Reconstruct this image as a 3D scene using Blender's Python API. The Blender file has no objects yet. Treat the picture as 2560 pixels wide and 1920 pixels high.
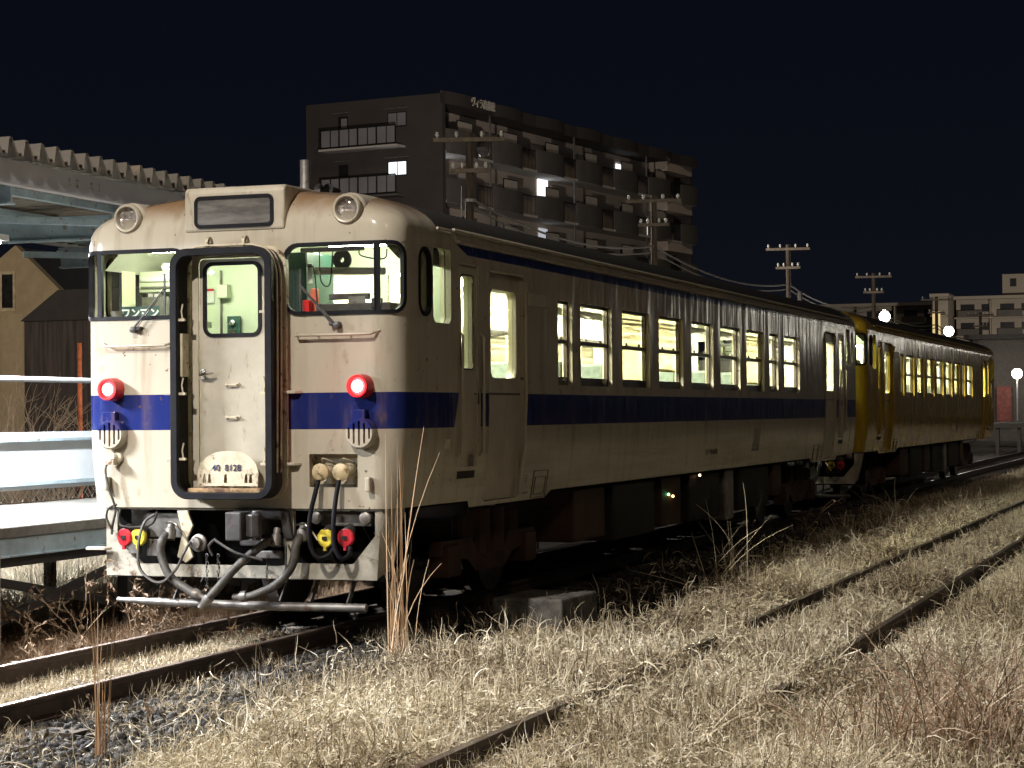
import bpy, bmesh, math, random
import numpy as np
from mathutils import Vector, Matrix
from mathutils.geometry import delaunay_2d_cdt

random.seed(7); RNG = np.random.default_rng(11)
PI = math.pi
scene = bpy.context.scene
COL = scene.collection

# ------------------------------------------------------------------ camera
CAM = Vector((7.6947, -14.9542, 1.7613)); YAW, PIT, ROL = 0.3407, 0.0142, -0.0085
fw = Vector((-math.sin(YAW)*math.cos(PIT), math.cos(YAW)*math.cos(PIT), math.sin(PIT)))
rt = Vector((math.cos(YAW), math.sin(YAW), 0)); up = rt.cross(fw)
r2 = rt*math.cos(ROL)+up*math.sin(ROL); u2 = -rt*math.sin(ROL)+up*math.cos(ROL)
cd = bpy.data.cameras.new('camera'); cam = bpy.data.objects.new('camera', cd); COL.objects.link(cam)
cam.matrix_world = Matrix(((r2.x, u2.x, -fw.x, CAM.x), (r2.y, u2.y, -fw.y, CAM.y), (r2.z, u2.z, -fw.z, CAM.z), (0, 0, 0, 1)))
cd.sensor_width = 36; cd.lens = 5103.9/2560*36; cd.clip_end = 2500; cd.clip_start = .1
scene.camera = cam

# ------------------------------------------------------------------ world, moonlight, exposure
w = bpy.data.worlds.new('World'); scene.world = w; w.use_nodes = True
wn = w.node_tree.nodes; wl = w.node_tree.links
bg = wn['Background']; tc = wn.new('ShaderNodeTexCoord'); sp = wn.new('ShaderNodeSeparateXYZ')
mr = wn.new('ShaderNodeMapRange'); mr.inputs[1].default_value = 0; mr.inputs[2].default_value = .32
rp = wn.new('ShaderNodeValToRGB'); rp.color_ramp.elements[0].color = (.0052, .0060, .0092, 1); rp.color_ramp.elements[1].color = (.0021, .0030, .0062, 1)
e = rp.color_ramp.elements.new(.45); e.color = (.0030, .0040, .0074, 1)
wl.new(tc.outputs['Generated'], sp.inputs[0]); wl.new(sp.outputs[2], mr.inputs[0]); wl.new(mr.outputs[0], rp.inputs[0]); wl.new(rp.outputs[0], bg.inputs[0])
bg.inputs[1].default_value = 1.0

def add_light(name, kind, loc, energy, color, size=.3, target=None, size_y=None, angle=None, spread=None):
    l = bpy.data.lights.new(name, kind); l.energy = energy; l.color = color
    if kind == 'SUN': l.angle = angle
    elif kind == 'AREA':
        l.size = size
        if size_y: l.shape = 'RECTANGLE'; l.size_y = size_y
        if spread: l.spread = spread
    else: l.shadow_soft_size = size
    if kind == 'SPOT': l.spot_size = spread or 2.2; l.spot_blend = .6
    o = bpy.data.objects.new(name, l); COL.objects.link(o); o.location = loc
    if target is not None:
        o.rotation_euler = (Vector(target)-Vector(loc)).to_track_quat('-Z', 'Y').to_euler()
    return o
# weak glow of the town and moon from the right, above
add_light('moonlight', 'SUN', (30, -20, 40), .21, (1, .80, .56), angle=math.radians(8), target=(-8, 24, 0))
# the street lamp beside the yard behind the photographer
add_light('street_light', 'POINT', (-.9, -9.4, 10.2), 6900, (1, .915, .81), size=.12)

scene.view_settings.view_transform = 'Standard'; scene.view_settings.look = 'None'
scene.view_settings.exposure = 0; scene.view_settings.gamma = 1
scene.render.engine = 'CYCLES'
cy = scene.cycles
cy.max_bounces = 8; cy.diffuse_bounces = 4; cy.glossy_bounces = 3; cy.transmission_bounces = 4; cy.transparent_max_bounces = 12
cy.sample_clamp_indirect = 4; cy.use_denoising = True; cy.caustics_reflective = False; cy.caustics_refractive = False

# ------------------------------------------------------------------ materials
class NT:
    def __init__(s, m): s.t = m.node_tree; s.n = s.t.nodes; s.l = s.t.links
    def m(s, op, a, b=None, c=None, clamp=False):
        x = s.n.new('ShaderNodeMath'); x.operation = op; x.use_clamp = clamp
        for i, v in enumerate((a, b, c)):
            if v is None: continue
            if isinstance(v, (int, float)): x.inputs[i].default_value = v
            else: s.l.new(v, x.inputs[i])
        return x.outputs[0]
    def noise(s, sc, vec=None, stretch=None, detail=4, rough=.6, off=0):
        t = s.n.new('ShaderNodeTexNoise'); t.inputs['Scale'].default_value = sc; t.inputs['Detail'].default_value = detail; t.inputs['Roughness'].default_value = rough
        if vec is None: vec = s.coord()
        if stretch or off:
            mp = s.n.new('ShaderNodeMapping'); mp.inputs['Scale'].default_value = stretch or (1, 1, 1); mp.inputs['Location'].default_value = (off, off*.7, off*.3)
            s.l.new(vec, mp.inputs[0]); vec = mp.outputs[0]
        s.l.new(vec, t.inputs['Vector']); return t.outputs['Fac']
    def coord(s):
        if not hasattr(s, 'tc'): s.tc = s.n.new('ShaderNodeTexCoord')
        return s.tc.outputs['Object']
    def xyz(s):
        q = s.n.new('ShaderNodeSeparateXYZ'); s.l.new(s.coord(), q.inputs[0]); return q.outputs
    def ramp(s, f, lo, hi):
        r = s.n.new('ShaderNodeMapRange'); r.interpolation_type = 'SMOOTHSTEP'; s.l.new(f, r.inputs[0]); r.inputs[1].default_value = lo; r.inputs[2].default_value = hi; return r.outputs[0]
    def mix(s, f, a, b):
        x = s.n.new('ShaderNodeMix'); x.data_type = 'RGBA'
        if isinstance(f, (int, float)): x.inputs[0].default_value = f
        else: s.l.new(f, x.inputs[0])
        for i, v in ((6, a), (7, b)):
            if isinstance(v, tuple): x.inputs[i].default_value = (*v[:3], 1)
            else: s.l.new(v, x.inputs[i])
        return x.outputs[2]

MATS = {}
def mk(name):
    m = bpy.data.materials.new(name); m.use_nodes = True; MATS[name] = m
    return m, NT(m), m.node_tree.nodes['Principled BSDF']
def mat(name, col, rough=.6, metal=0, var=.3, scale=5, bump=0, stretch=None, stain=None, bscale=None, spec=.5, coat=0):
    m, N, b = mk(name)
    c0 = tuple(max(0, c*(1-var)) for c in col); c1 = tuple(min(1, c*(1+var)) for c in col)
    f = N.noise(scale, stretch=stretch, detail=5); c = N.mix(N.ramp(f, .3, .7), c0, c1)
    if stain:   # colour, scale, low, high, stretch
        sf = N.noise(stain[1], stretch=stain[4] if len(stain) > 4 else None, detail=8, rough=.7, off=5.3)
        c = N.mix(N.ramp(sf, stain[2], stain[3]), c, stain[0])
    N.l.new(c, b.inputs['Base Color']); b.inputs['Roughness'].default_value = rough; b.inputs['Metallic'].default_value = metal
    b.inputs['Specular IOR Level'].default_value = spec; b.inputs['Coat Weight'].default_value = coat
    if bump:
        bn = N.n.new('ShaderNodeBump'); bn.inputs['Strength'].default_value = bump; bn.inputs['Distance'].default_value = .02
        N.l.new(N.noise(bscale or scale*4, detail=6), bn.inputs['Height']); N.l.new(bn.outputs[0], b.inputs['Normal'])
    return m
def emis(name, col, strength):
    m, N, b = mk(name); b.inputs['Base Color'].default_value = (*col, 1); b.inputs['Emission Color'].default_value = (*col, 1); b.inputs['Emission Strength'].default_value = strength
    return m
def glass(name, tint, gloss=.12, rough=.02):
    m, N, b = mk(name); N.n.remove(b); out = N.n['Material Output']
    tr = N.n.new('ShaderNodeBsdfTransparent'); tr.inputs[0].default_value = (*tint, 1)
    gl = N.n.new('ShaderNodeBsdfGlossy'); gl.inputs['Roughness'].default_value = rough
    lw = N.n.new('ShaderNodeLayerWeight'); lw.inputs[0].default_value = .5; fr = N.m('ADD', .035, N.m('MULTIPLY', N.m('POWER', lw.outputs['Facing'], 5), .9))
    mx = N.n.new('ShaderNodeMixShader'); N.l.new(N.m('ADD', fr, gloss*.2), mx.inputs[0]); N.l.new(tr.outputs[0], mx.inputs[1]); N.l.new(gl.outputs[0], mx.inputs[2]); N.l.new(mx.outputs[0], out.inputs[0])
    return m

def paint(name, base, blue=None, roofc=(.035, .033, .03)):
    m, N, b = mk(name); x, y, z = N.xyz()
    yy = N.m('MINIMUM', y, N.m('SUBTRACT', 20.8, y))
    c = base
    if blue:
        zin = N.m('MULTIPLY', N.m('GREATER_THAN', z, 1.644), N.m('LESS_THAN', z, 1.938))
        a = N.m('LESS_THAN', yy, N.m('ADD', 1.2, N.m('MULTIPLY', N.m('SUBTRACT', z, 1.644), .35)))
        s1 = N.m('MULTIPLY', N.m('GREATER_THAN', yy, 1.84), N.m('LESS_THAN', yy, 2.045))
        s2 = N.m('GREATER_THAN', yy, 3.02)
        side = N.m('MAXIMUM', N.m('MAXIMUM', a, s1), s2)
        top = N.m('MULTIPLY', N.m('MULTIPLY', N.m('GREATER_THAN', z, 3.125), N.m('LESS_THAN', z, 3.205)), N.m('GREATER_THAN', yy, N.m('ADD', 1.26, N.m('MULTIPLY', N.m('SUBTRACT', 3.205, z), 3.5))))
        c = N.mix(N.m('MAXIMUM', N.m('MULTIPLY', zin, side), top), base, blue)
    # sooty streaks running down the sheet metal
    st = N.noise(2.2, stretch=(3, 3, .35), detail=6)
    dirt = (base[0]*.36, base[1]*.27, base[2]*.18)
    c = N.mix(N.m('MULTIPLY', N.ramp(st, .48, .85), .55), c, dirt)
    # horizontal grime bands on the lower panels
    gb = N.noise(1.0, stretch=(.5, .5, 9), detail=5, off=3)
    low = N.m('MULTIPLY', N.ramp(N.m('SUBTRACT', 1.62, z), 0, .35), N.m('MULTIPLY', N.ramp(gb, .42, .68), N.ramp(yy, .25, 2.0)))
    c = N.mix(N.m('MULTIPLY', low, .45), c, (base[0]*.45, base[1]*.45, base[2]*.4))
    # rust brown film over the forehead
    rn = N.noise(1.6, stretch=(1, 1, 1), detail=5, off=9)
    rf = N.m('MULTIPLY', N.ramp(z, 3.33, 3.54), N.ramp(rn, .12, .55))
    c = N.mix(N.m('MULTIPLY', rf, .85), c, (.17, .085, .032))
    # chips and small rust spots
    sp_ = N.noise(17, detail=2, off=2); c = N.mix(N.m('MULTIPLY', N.ramp(sp_, .705, .73), .8), c, (.10, .055, .03))
    rs = N.noise(4.2, stretch=(1.6, 1.6, 1), detail=7, off=14)
    c = N.mix(N.m('MULTIPLY', N.ramp(rs, .60, .75), .35), c, (base[0]*.42, base[1]*.32, base[2]*.2))
    # roof paint
    rk = N.m('MULTIPLY', N.m('GREATER_THAN', z, 3.315), N.m('GREATER_THAN', yy, .86))
    c = N.mix(rk, c, roofc)
    b.inputs['Specular IOR Level'].default_value = .3
    N.l.new(c, b.inputs['Base Color'])
    N.l.new(N.m('ADD', N.m('MULTIPLY', N.noise(5, detail=4), .20), N.m('ADD', .07, N.m('MULTIPLY', rk, .5))), b.inputs['Roughness'])
    bn = N.n.new('ShaderNodeBump'); bn.inputs['Strength'].default_value = .7; bn.inputs['Distance'].default_value = .025
    N.l.new(N.m('ADD', N.noise(1.7, stretch=(1, 1.4, .55), detail=2, rough=.45), N.m('MULTIPLY', N.noise(3.2, stretch=(1, 1.8, .22), detail=1, off=7), .45)), bn.inputs['Height']); N.l.new(bn.outputs[0], b.inputs['Normal'])
    return m

CREAM = (.43, .39, .315); BLUE = (.012, .020, .115)
M = dict(
    cream=paint('cream_paint', CREAM, BLUE), yellow=paint('yellow_paint', (.42, .28, .022)),
    cream2=mat('cream_panel', CREAM, .38, var=.12, scale=3, stain=((.22, .15, .085), 5, .56, .74, (2.5, 2.5, .7)), bump=.15, bscale=5),
    yellow2=mat('yellow_panel', (.42, .28, .022), .38, var=.12, scale=3, stain=((.2, .12, .03), 5, .56, .74, (2.5, 2.5, .7))),
    cream3=mat('rusty_cream', (.52, .46, .34), .55, var=.2, scale=7, stain=((.11, .05, .02), 11, .55, .66), bump=.3),
    yellow3=mat('rusty_yellow', (.5, .32, .03), .55, var=.2, scale=7, stain=((.11, .05, .02), 11, .55, .66)),
    rubber=mat('rubber', (.006, .006, .009), .6, var=.4, scale=9, spec=.18), hoserub=mat('hose_rubber', (.055, .05, .045), .6, var=.5, scale=14, stain=((.2, .16, .12), 20, .55, .75)),
    bellows=mat('bellows_cloth', (.022, .017, .013), .8, var=.5, scale=8), sash=mat('sash_metal', (.05, .038, .03), .35, metal=.3, var=.3),
    chrome=mat('bright_metal', (.62, .6, .56), .22, metal=1, var=.15), steel=mat('grey_steel', (.20, .19, .18), .45, metal=.5, var=.4, stain=((.11, .06, .035), 9, .55, .7)),
    castiron=mat('cast_iron', (.075, .072, .075), .5, metal=.3, var=.4, stain=((.05, .03, .02), 8, .5, .7)), under=mat('underframe_grime', (.009, .0075, .0065), .75, var=.6, scale=4),
    brownbox=mat('brown_equipment', (.045, .018, .010), .7, var=.4, scale=3), mint=mat('mint_wall', (.68, .73, .56), .5, var=.08, scale=3),
    mintdark=mat('green_cabinet', (.02, .07, .055), .4, var=.2), teal=mat('teal_strip', (.22, .36, .28), .4, var=.1),
    saloon=mat('saloon_wall', (.80, .77, .56), .5, var=.06, scale=2), ceil=mat('saloon_ceiling', (.78, .77, .66), .5, var=.05),
    seat=mat('seat_moquette', (.16, .20, .18), .9, var=.2, scale=20), vinyl=mat('vinyl_floor', (.16, .15, .11), .5, var=.2),
    blind=mat('roller_blind', (.44, .40, .27), .8, var=.25, scale=2.2, stretch=(1, 1, 6)), white=mat('white_enamel', (.78, .78, .74), .4, var=.08),
    red=mat('red_enamel', (.42, .02, .03), .35, var=.25, scale=12), yel=mat('yellow_enamel', (.60, .48, .05), .4, var=.25, scale=12), black=mat('black_plastic', (.012, .012, .012), .4),
    redhouse=mat('red_lamp_housing', (.50, .012, .015), .35, var=.2), sign=mat('sign_green', (.012, .05, .045), .4, var=.1), pink=mat('orange_red_plastic', (.6, .12, .08), .5),
    brass=mat('jumper_cover', (.52, .42, .25), .5, var=.2, scale=10, stain=((.15, .09, .04), 14, .52, .66)), bluetext=mat('blue_lettering', (.008, .016, .07), .5), darktext=mat('dark_lettering', (.03, .025, .015), .6),
    pane=glass('window_glass', (.95, .97, .92)), lens=glass('lamp_glass', (.85, .85, .85), .5, .05),
    tube=emis('fluorescent_tube', (1, .96, .70), 340), cabtube=emis('cab_tube', (.92, 1, .78), 78), tail=emis('tail_light_lens', (1, .035, .04), 9), tailhot=emis('tail_light_bulb', (1, .62, .55), 30),
    refl=mat('lamp_reflector', (.55, .50, .46), .25, metal=.55, var=.4, scale=40, bump=.9, bscale=26), destglass=mat('blank_destination_blind', (.13, .125, .12), .18, var=.35, scale=3, stretch=(1, 1, 5)),
    rail=mat('rail_steel', (.050, .032, .024), .65, metal=.2, var=.4, scale=6), railtop=mat('rail_head', (.22, .17, .145), .38, metal=.7, var=.3, scale=5, stain=((.14, .07, .04), 3, .5, .68)),
    sleeper=mat('sleeper_wood', (.075, .058, .045), .9, var=.5, scale=6, stretch=(.3, 4, 1), bump=.5),
    shade=mat('shade_black', (.0035, .003, .003), .9, spec=.1), skirtp=mat('grimy_skirt_paint', (.33, .31, .26), .6, var=.25, scale=6, stain=((.12, .08, .05), 9, .55, .68), bump=.3),
    soil=None, stone=None, grass=None)
def translucent(m, col, f):
    N = NT(m); b = N.n['Principled BSDF']; t = N.n.new('ShaderNodeBsdfTranslucent'); t.inputs[0].default_value = (*col, 1); x = N.n.new('ShaderNodeMixShader'); x.inputs[0].default_value = f
    N.l.new(b.outputs[0], x.inputs[1]); N.l.new(t.outputs[0], x.inputs[2]); N.l.new(x.outputs[0], N.n['Material Output'].inputs[0])
translucent(M['blind'], (.50, .45, .27), .6)

# ------------------------------------------------------------------ mesh builder
class MB:
    def __init__(s): s.v = []; s.f = []
    def add(s, vs, fs):
        o = len(s.v); s.v += [tuple(p) for p in vs]; s.f += [tuple(o+i for i in f) for f in fs]; return s
    def box(s, x0, x1, y0, y1, z0, z1):
        return s.add([(x0, y0, z0), (x1, y0, z0), (x1, y1, z0), (x0, y1, z0), (x0, y0, z1), (x1, y0, z1), (x1, y1, z1), (x0, y1, z1)],
                     [(3, 2, 1, 0), (4, 5, 6, 7), (0, 1, 5, 4), (1, 2, 6, 5), (2, 3, 7, 6), (3, 0, 4, 7)])
    def beam(s, p, q, w, h, upv=(0, 0, 1)):
        p, q = Vector(p), Vector(q); d = (q-p).normalized(); u = Vector(upv)
        if abs(d.dot(u)) > .95: u = Vector((0, 1, 0))
        a = d.cross(u).normalized()*w/2; b_ = a.cross(d).normalized()*h/2
        vs = [c+sa*a+sb*b_ for c in (p, q) for sa, sb in ((-1, -1), (1, -1), (1, 1), (-1, 1))]
        return s.add(vs, [(0, 1, 2, 3), (7, 6, 5, 4), (0, 4, 5, 1), (1, 5, 6, 2), (2, 6, 7, 3), (3, 7, 4, 0)])
    def tube(s, pts, r, n=8, cap=True):
        pts = [Vector(p) for p in pts]; k = len(pts); rs = r if isinstance(r, (list, tuple)) else [r]*k
        o = len(s.v); prev = None
        for i, p in enumerate(pts):
            d = (pts[min(i+1, k-1)]-pts[max(i-1, 0)]).normalized()
            if prev is None:
                u = Vector((0, 0, 1)) if abs(d.z) < .9 else Vector((1, 0, 0)); a = d.cross(u).normalized()
            else:
                a = (prev-d*prev.dot(d)).normalized()
            prev = a; b_ = d.cross(a)
            for j in range(n):
                t = 2*PI*j/n; s.v.append(tuple(p+(a*math.cos(t)+b_*math.sin(t))*rs[i]))
        for i in range(k-1):
            for j in range(n):
                j2 = (j+1) % n; s.f.append((o+i*n+j, o+i*n+j2, o+(i+1)*n+j2, o+(i+1)*n+j))
        if cap: s.f.append(tuple(o+j for j in range(n))[::-1]); s.f.append(tuple(o+(k-1)*n+j for j in range(n)))
        return s
    def lathe(s, c, axis, prof, n=24):   # prof: list of (distance along axis, radius)
        c = Vector(c); d = Vector(axis).normalized(); u = Vector((0, 0, 1)) if abs(d.z) < .9 else Vector((1, 0, 0)); a = d.cross(u).normalized(); b_ = d.cross(a); o = len(s.v)
        for t_, r in prof:
            for j in range(n):
                t = 2*PI*j/n; s.v.append(tuple(c+d*t_+(a*math.cos(t)+b_*math.sin(t))*max(r, 1e-4)))
        for i in range(len(prof)-1):
            for j in range(n):
                j2 = (j+1) % n; s.f.append((o+i*n+j, o+i*n+j2, o+(i+1)*n+j2, o+(i+1)*n+j))
        return s
    def ball(s, c, r, nu=12, nv=8, sc=(1, 1, 1)):
        prof = [(-r*math.cos(PI*i/nv), r*math.sin(PI*i/nv)) for i in range(nv+1)]
        o = len(s.v); s.lathe((0, 0, 0), (0, 0, 1), prof, nu)
        s.v[o:] = [(c[0]+x*sc[0], c[1]+y*sc[1], c[2]+z*sc[2]) for x, y, z in s.v[o:]]; return s
    def prism(s, poly, fn0, fn1):
        n = len(poly); vs = [fn0(*p) for p in poly]+[fn1(*p) for p in poly]
        return s.add(vs, [tuple(range(n))[::-1], tuple(range(n, 2*n))]+[(i, (i+1) % n, n+(i+1) % n, n+i) for i in range(n)])
    def build(s, name, m, parent=None, smooth=None, bevel=0, loc=None, fix=True):
        me = bpy.data.meshes.new(name); me.from_pydata(s.v, [], s.f); me.materials.append(m)
        if fix:
            b = bmesh.new(); b.from_mesh(me); bmesh.ops.recalc_face_normals(b, faces=b.faces); b.to_mesh(me); b.free()
        if smooth:
            me.polygons.foreach_set('use_smooth', [True]*len(me.polygons)); me.set_sharp_from_angle(angle=math.radians(smooth))
        o = bpy.data.objects.new(name, me); COL.objects.link(o)
        if parent: o.parent = parent
        if loc: o.location = loc
        if bevel:
            bv = o.modifiers.new('bevel', 'BEVEL'); bv.width = bevel; bv.segments = 2; bv.limit_method = 'ANGLE'; bv.angle_limit = .6
        return o

def tag(o, label, cat, group=None, kind=None):
    if label: o['label'] = label
    if cat: o['category'] = cat
    if group: o['group'] = group
    if kind: o['kind'] = kind
    return o
def empty(name, loc, rz=0):
    o = bpy.data.objects.new(name, None); COL.objects.link(o); o.location = loc; o.rotation_euler = (0, 0, rz); o.empty_display_size = .3; return o
DC = {}
def copy_tree(o, parent=None, swap=None):
    if o.type == 'LIGHT': return None
    c = o.copy()
    if swap and o.type == 'MESH' and o.data.materials[0] in swap:
        if o.data not in DC:
            d = o.data.copy(); d.materials[0] = swap[o.data.materials[0]]; DC[o.data] = d
        c.data = DC[o.data]
    COL.objects.link(c); c.parent = parent
    for ch in [q for q in o.children]: copy_tree(ch, c, swap)
    return c

def rr(u0, u1, v0, v1, r, n=5, k=8):
    P = []; cs = ((u1-r, v0+r, -PI/2), (u1-r, v1-r, 0), (u0+r, v1-r, PI/2), (u0+r, v0+r, PI))
    for i, (cu, cv, a0) in enumerate(cs):
        for j in range(n+1):
            a = a0+PI/2*j/n; P.append((cu+r*math.cos(a), cv+r*math.sin(a)))
        nx = cs[(i+1) % 4]; a = nx[2]; q = (nx[0]+r*math.cos(a), nx[1]+r*math.sin(a)); p = P[-1]
        for j in range(1, k): P.append((p[0]+(q[0]-p[0])*j/k, p[1]+(q[1]-p[1])*j/k))
    return P
def dens(P, st):
    R = []
    for i, p in enumerate(P):
        q = P[(i+1) % len(P)]; n = max(1, int(math.hypot(q[0]-p[0], q[1]-p[1])/st))
        R += [(p[0]+(q[0]-p[0])*j/n, p[1]+(q[1]-p[1])*j/n) for j in range(n)]
    return R
def pip(P, u, v):
    c = False; n = len(P); j = n-1
    for i in range(n):
        if (P[i][1] > v) != (P[j][1] > v) and u < (P[j][0]-P[i][0])*(v-P[i][1])/(P[j][1]-P[i][1])+P[i][0]: c = not c
        j = i
    return c
def panel(mb, outer, holes, mp, du, dv, rim=.06):
    outer = dens(outer, max(du, dv)); loops = [outer]+holes; pts = []; ed = []
    for L in loops:
        o = len(pts); pts += L; ed += [(o+i, o+(i+1) % len(L)) for i in range(len(L))]
    us = [p[0] for p in outer]; vs = [p[1] for p in outer]
    u = min(us)+du/2
    while u < max(us):
        v = min(vs)+dv/2
        while v < max(vs):
            if pip(outer, u, v) and not any(pip(h, u, v) for h in holes): pts.append((u, v))
            v += dv
        u += du
    R = delaunay_2d_cdt([Vector(p) for p in pts], ed, [], 0, 1e-5)
    V, Fc = R[0], R[2]; keep = []
    for f in Fc:
        cu = sum(V[i][0] for i in f)/len(f); cv = sum(V[i][1] for i in f)/len(f)
        if pip(outer, cu, cv) and not any(pip(h, cu, cv) for h in holes): keep.append(tuple(f))
    mb.add([mp(a[0], a[1], 0) for a in V], keep)
    for h in holes:
        n = len(h); mb.add([mp(a, b, 0) for a, b in h]+[mp(a, b, rim) for a, b in h], [(i, (i+1) % n, n+(i+1) % n, n+i) for i in range(n)])
def gasket(mb, u0, u1, v0, v1, r, wd, mp, h, d=.0):
    A = rr(u0, u1, v0, v1, r); B = rr(u0+wd, u1-wd, v0+wd, v1-wd, max(r-wd, .01)); n = len(A)
    vs = [mp(a, b, d) for a, b in A]+[mp(a, b, -h) for a, b in A]+[mp(a, b, -h) for a, b in B]+[mp(a, b, d+.01) for a, b in B]
    mb.add(vs, [(k*n+i, k*n+(i+1) % n, (k+1)*n+(i+1) % n, (k+1)*n+i) for k in range(3) for i in range(n)])
def sheet(mb, u0, u1, v0, v1, mp, off, nu=1, nv=1):
    vs = [mp(u0+(u1-u0)*i/nu, v0+(v1-v0)*j/nv, off) for i in range(nu+1) for j in range(nv+1)]
    mb.add(vs, [(i*(nv+1)+j, (i+1)*(nv+1)+j, (i+1)*(nv+1)+j+1, i*(nv+1)+j+1) for i in range(nu) for j in range(nv)])

FONT = None
def text(name, s, size, m, parent, loc, rot, ext=.002, xs=1, bold=0):
    c = bpy.data.curves.new(name, 'FONT'); c.body = s; c.size = size; c.extrude = ext; c.offset = bold; c.align_x = 'CENTER'; c.align_y = 'CENTER'; c.resolution_u = 3
    t = bpy.data.objects.new('t', c); COL.objects.link(t); dg = bpy.context.evaluated_depsgraph_get(); dg.update()
    me = bpy.data.meshes.new_from_object(t.evaluated_get(dg)); bpy.data.objects.remove(t)
    me.transform(Matrix.Diagonal((xs, 1, 1, 1))); me.materials.clear(); me.materials.append(m); me.name = name
    o = bpy.data.objects.new(name, me); COL.objects.link(o); o.parent = parent; o.location = loc; o.rotation_euler = rot; return o
def curve(P, n=8):   # smooth polyline through points
    P = [Vector(p) for p in P]; R = []
    for i in range(len(P)-1):
        a, b, c, d = P[max(i-1, 0)], P[i], P[i+1], P[min(i+2, len(P)-1)]
        for j in range(n):
            t = j/n; R.append(.5*((2*b)+(c-a)*t+(2*a-5*b+4*c-d)*t*t+(3*b-a-3*c+d)*t**3))
    return R+[P[-1]]

# ------------------------------------------------------------------ railcar
HW, RC, LEN = 1.45, .22, 20.8
SA = HW-RC; SB = SA+RC*PI/2
def ins(z): return .075*max(0, (1.75-z)/.75)**1.8
def fm(s, z, off=0):
    sg = 1 if s >= 0 else -1; a = abs(s)
    if a <= SA: x, y, nx, ny = a, 0, 0, -1
    elif a <= SB:
        t = (a-SA)/RC; nx, ny = math.sin(t), -math.cos(t); x, y = SA+RC*nx, RC+RC*ny
    else: x, y, nx, ny = HW, RC+(a-SB), 1, 0
    i = ins(z)*nx
    return (sg*(x-nx*off-i), y-ny*off, z)
def smR(y, z, off=0): return (HW-ins(z)-off, y, z)
def smL(y, z, off=0): return (-(HW-ins(z)-off), y, z)
WIN = [(4.02, 4.47)]+[(4.755+1.487*i, 5.85+1.487*i) for i in range(6)]+[(13.63, 14.21), (14.63, 15.75)]
WZ0, WZ1 = 2.03, 2.866

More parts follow.
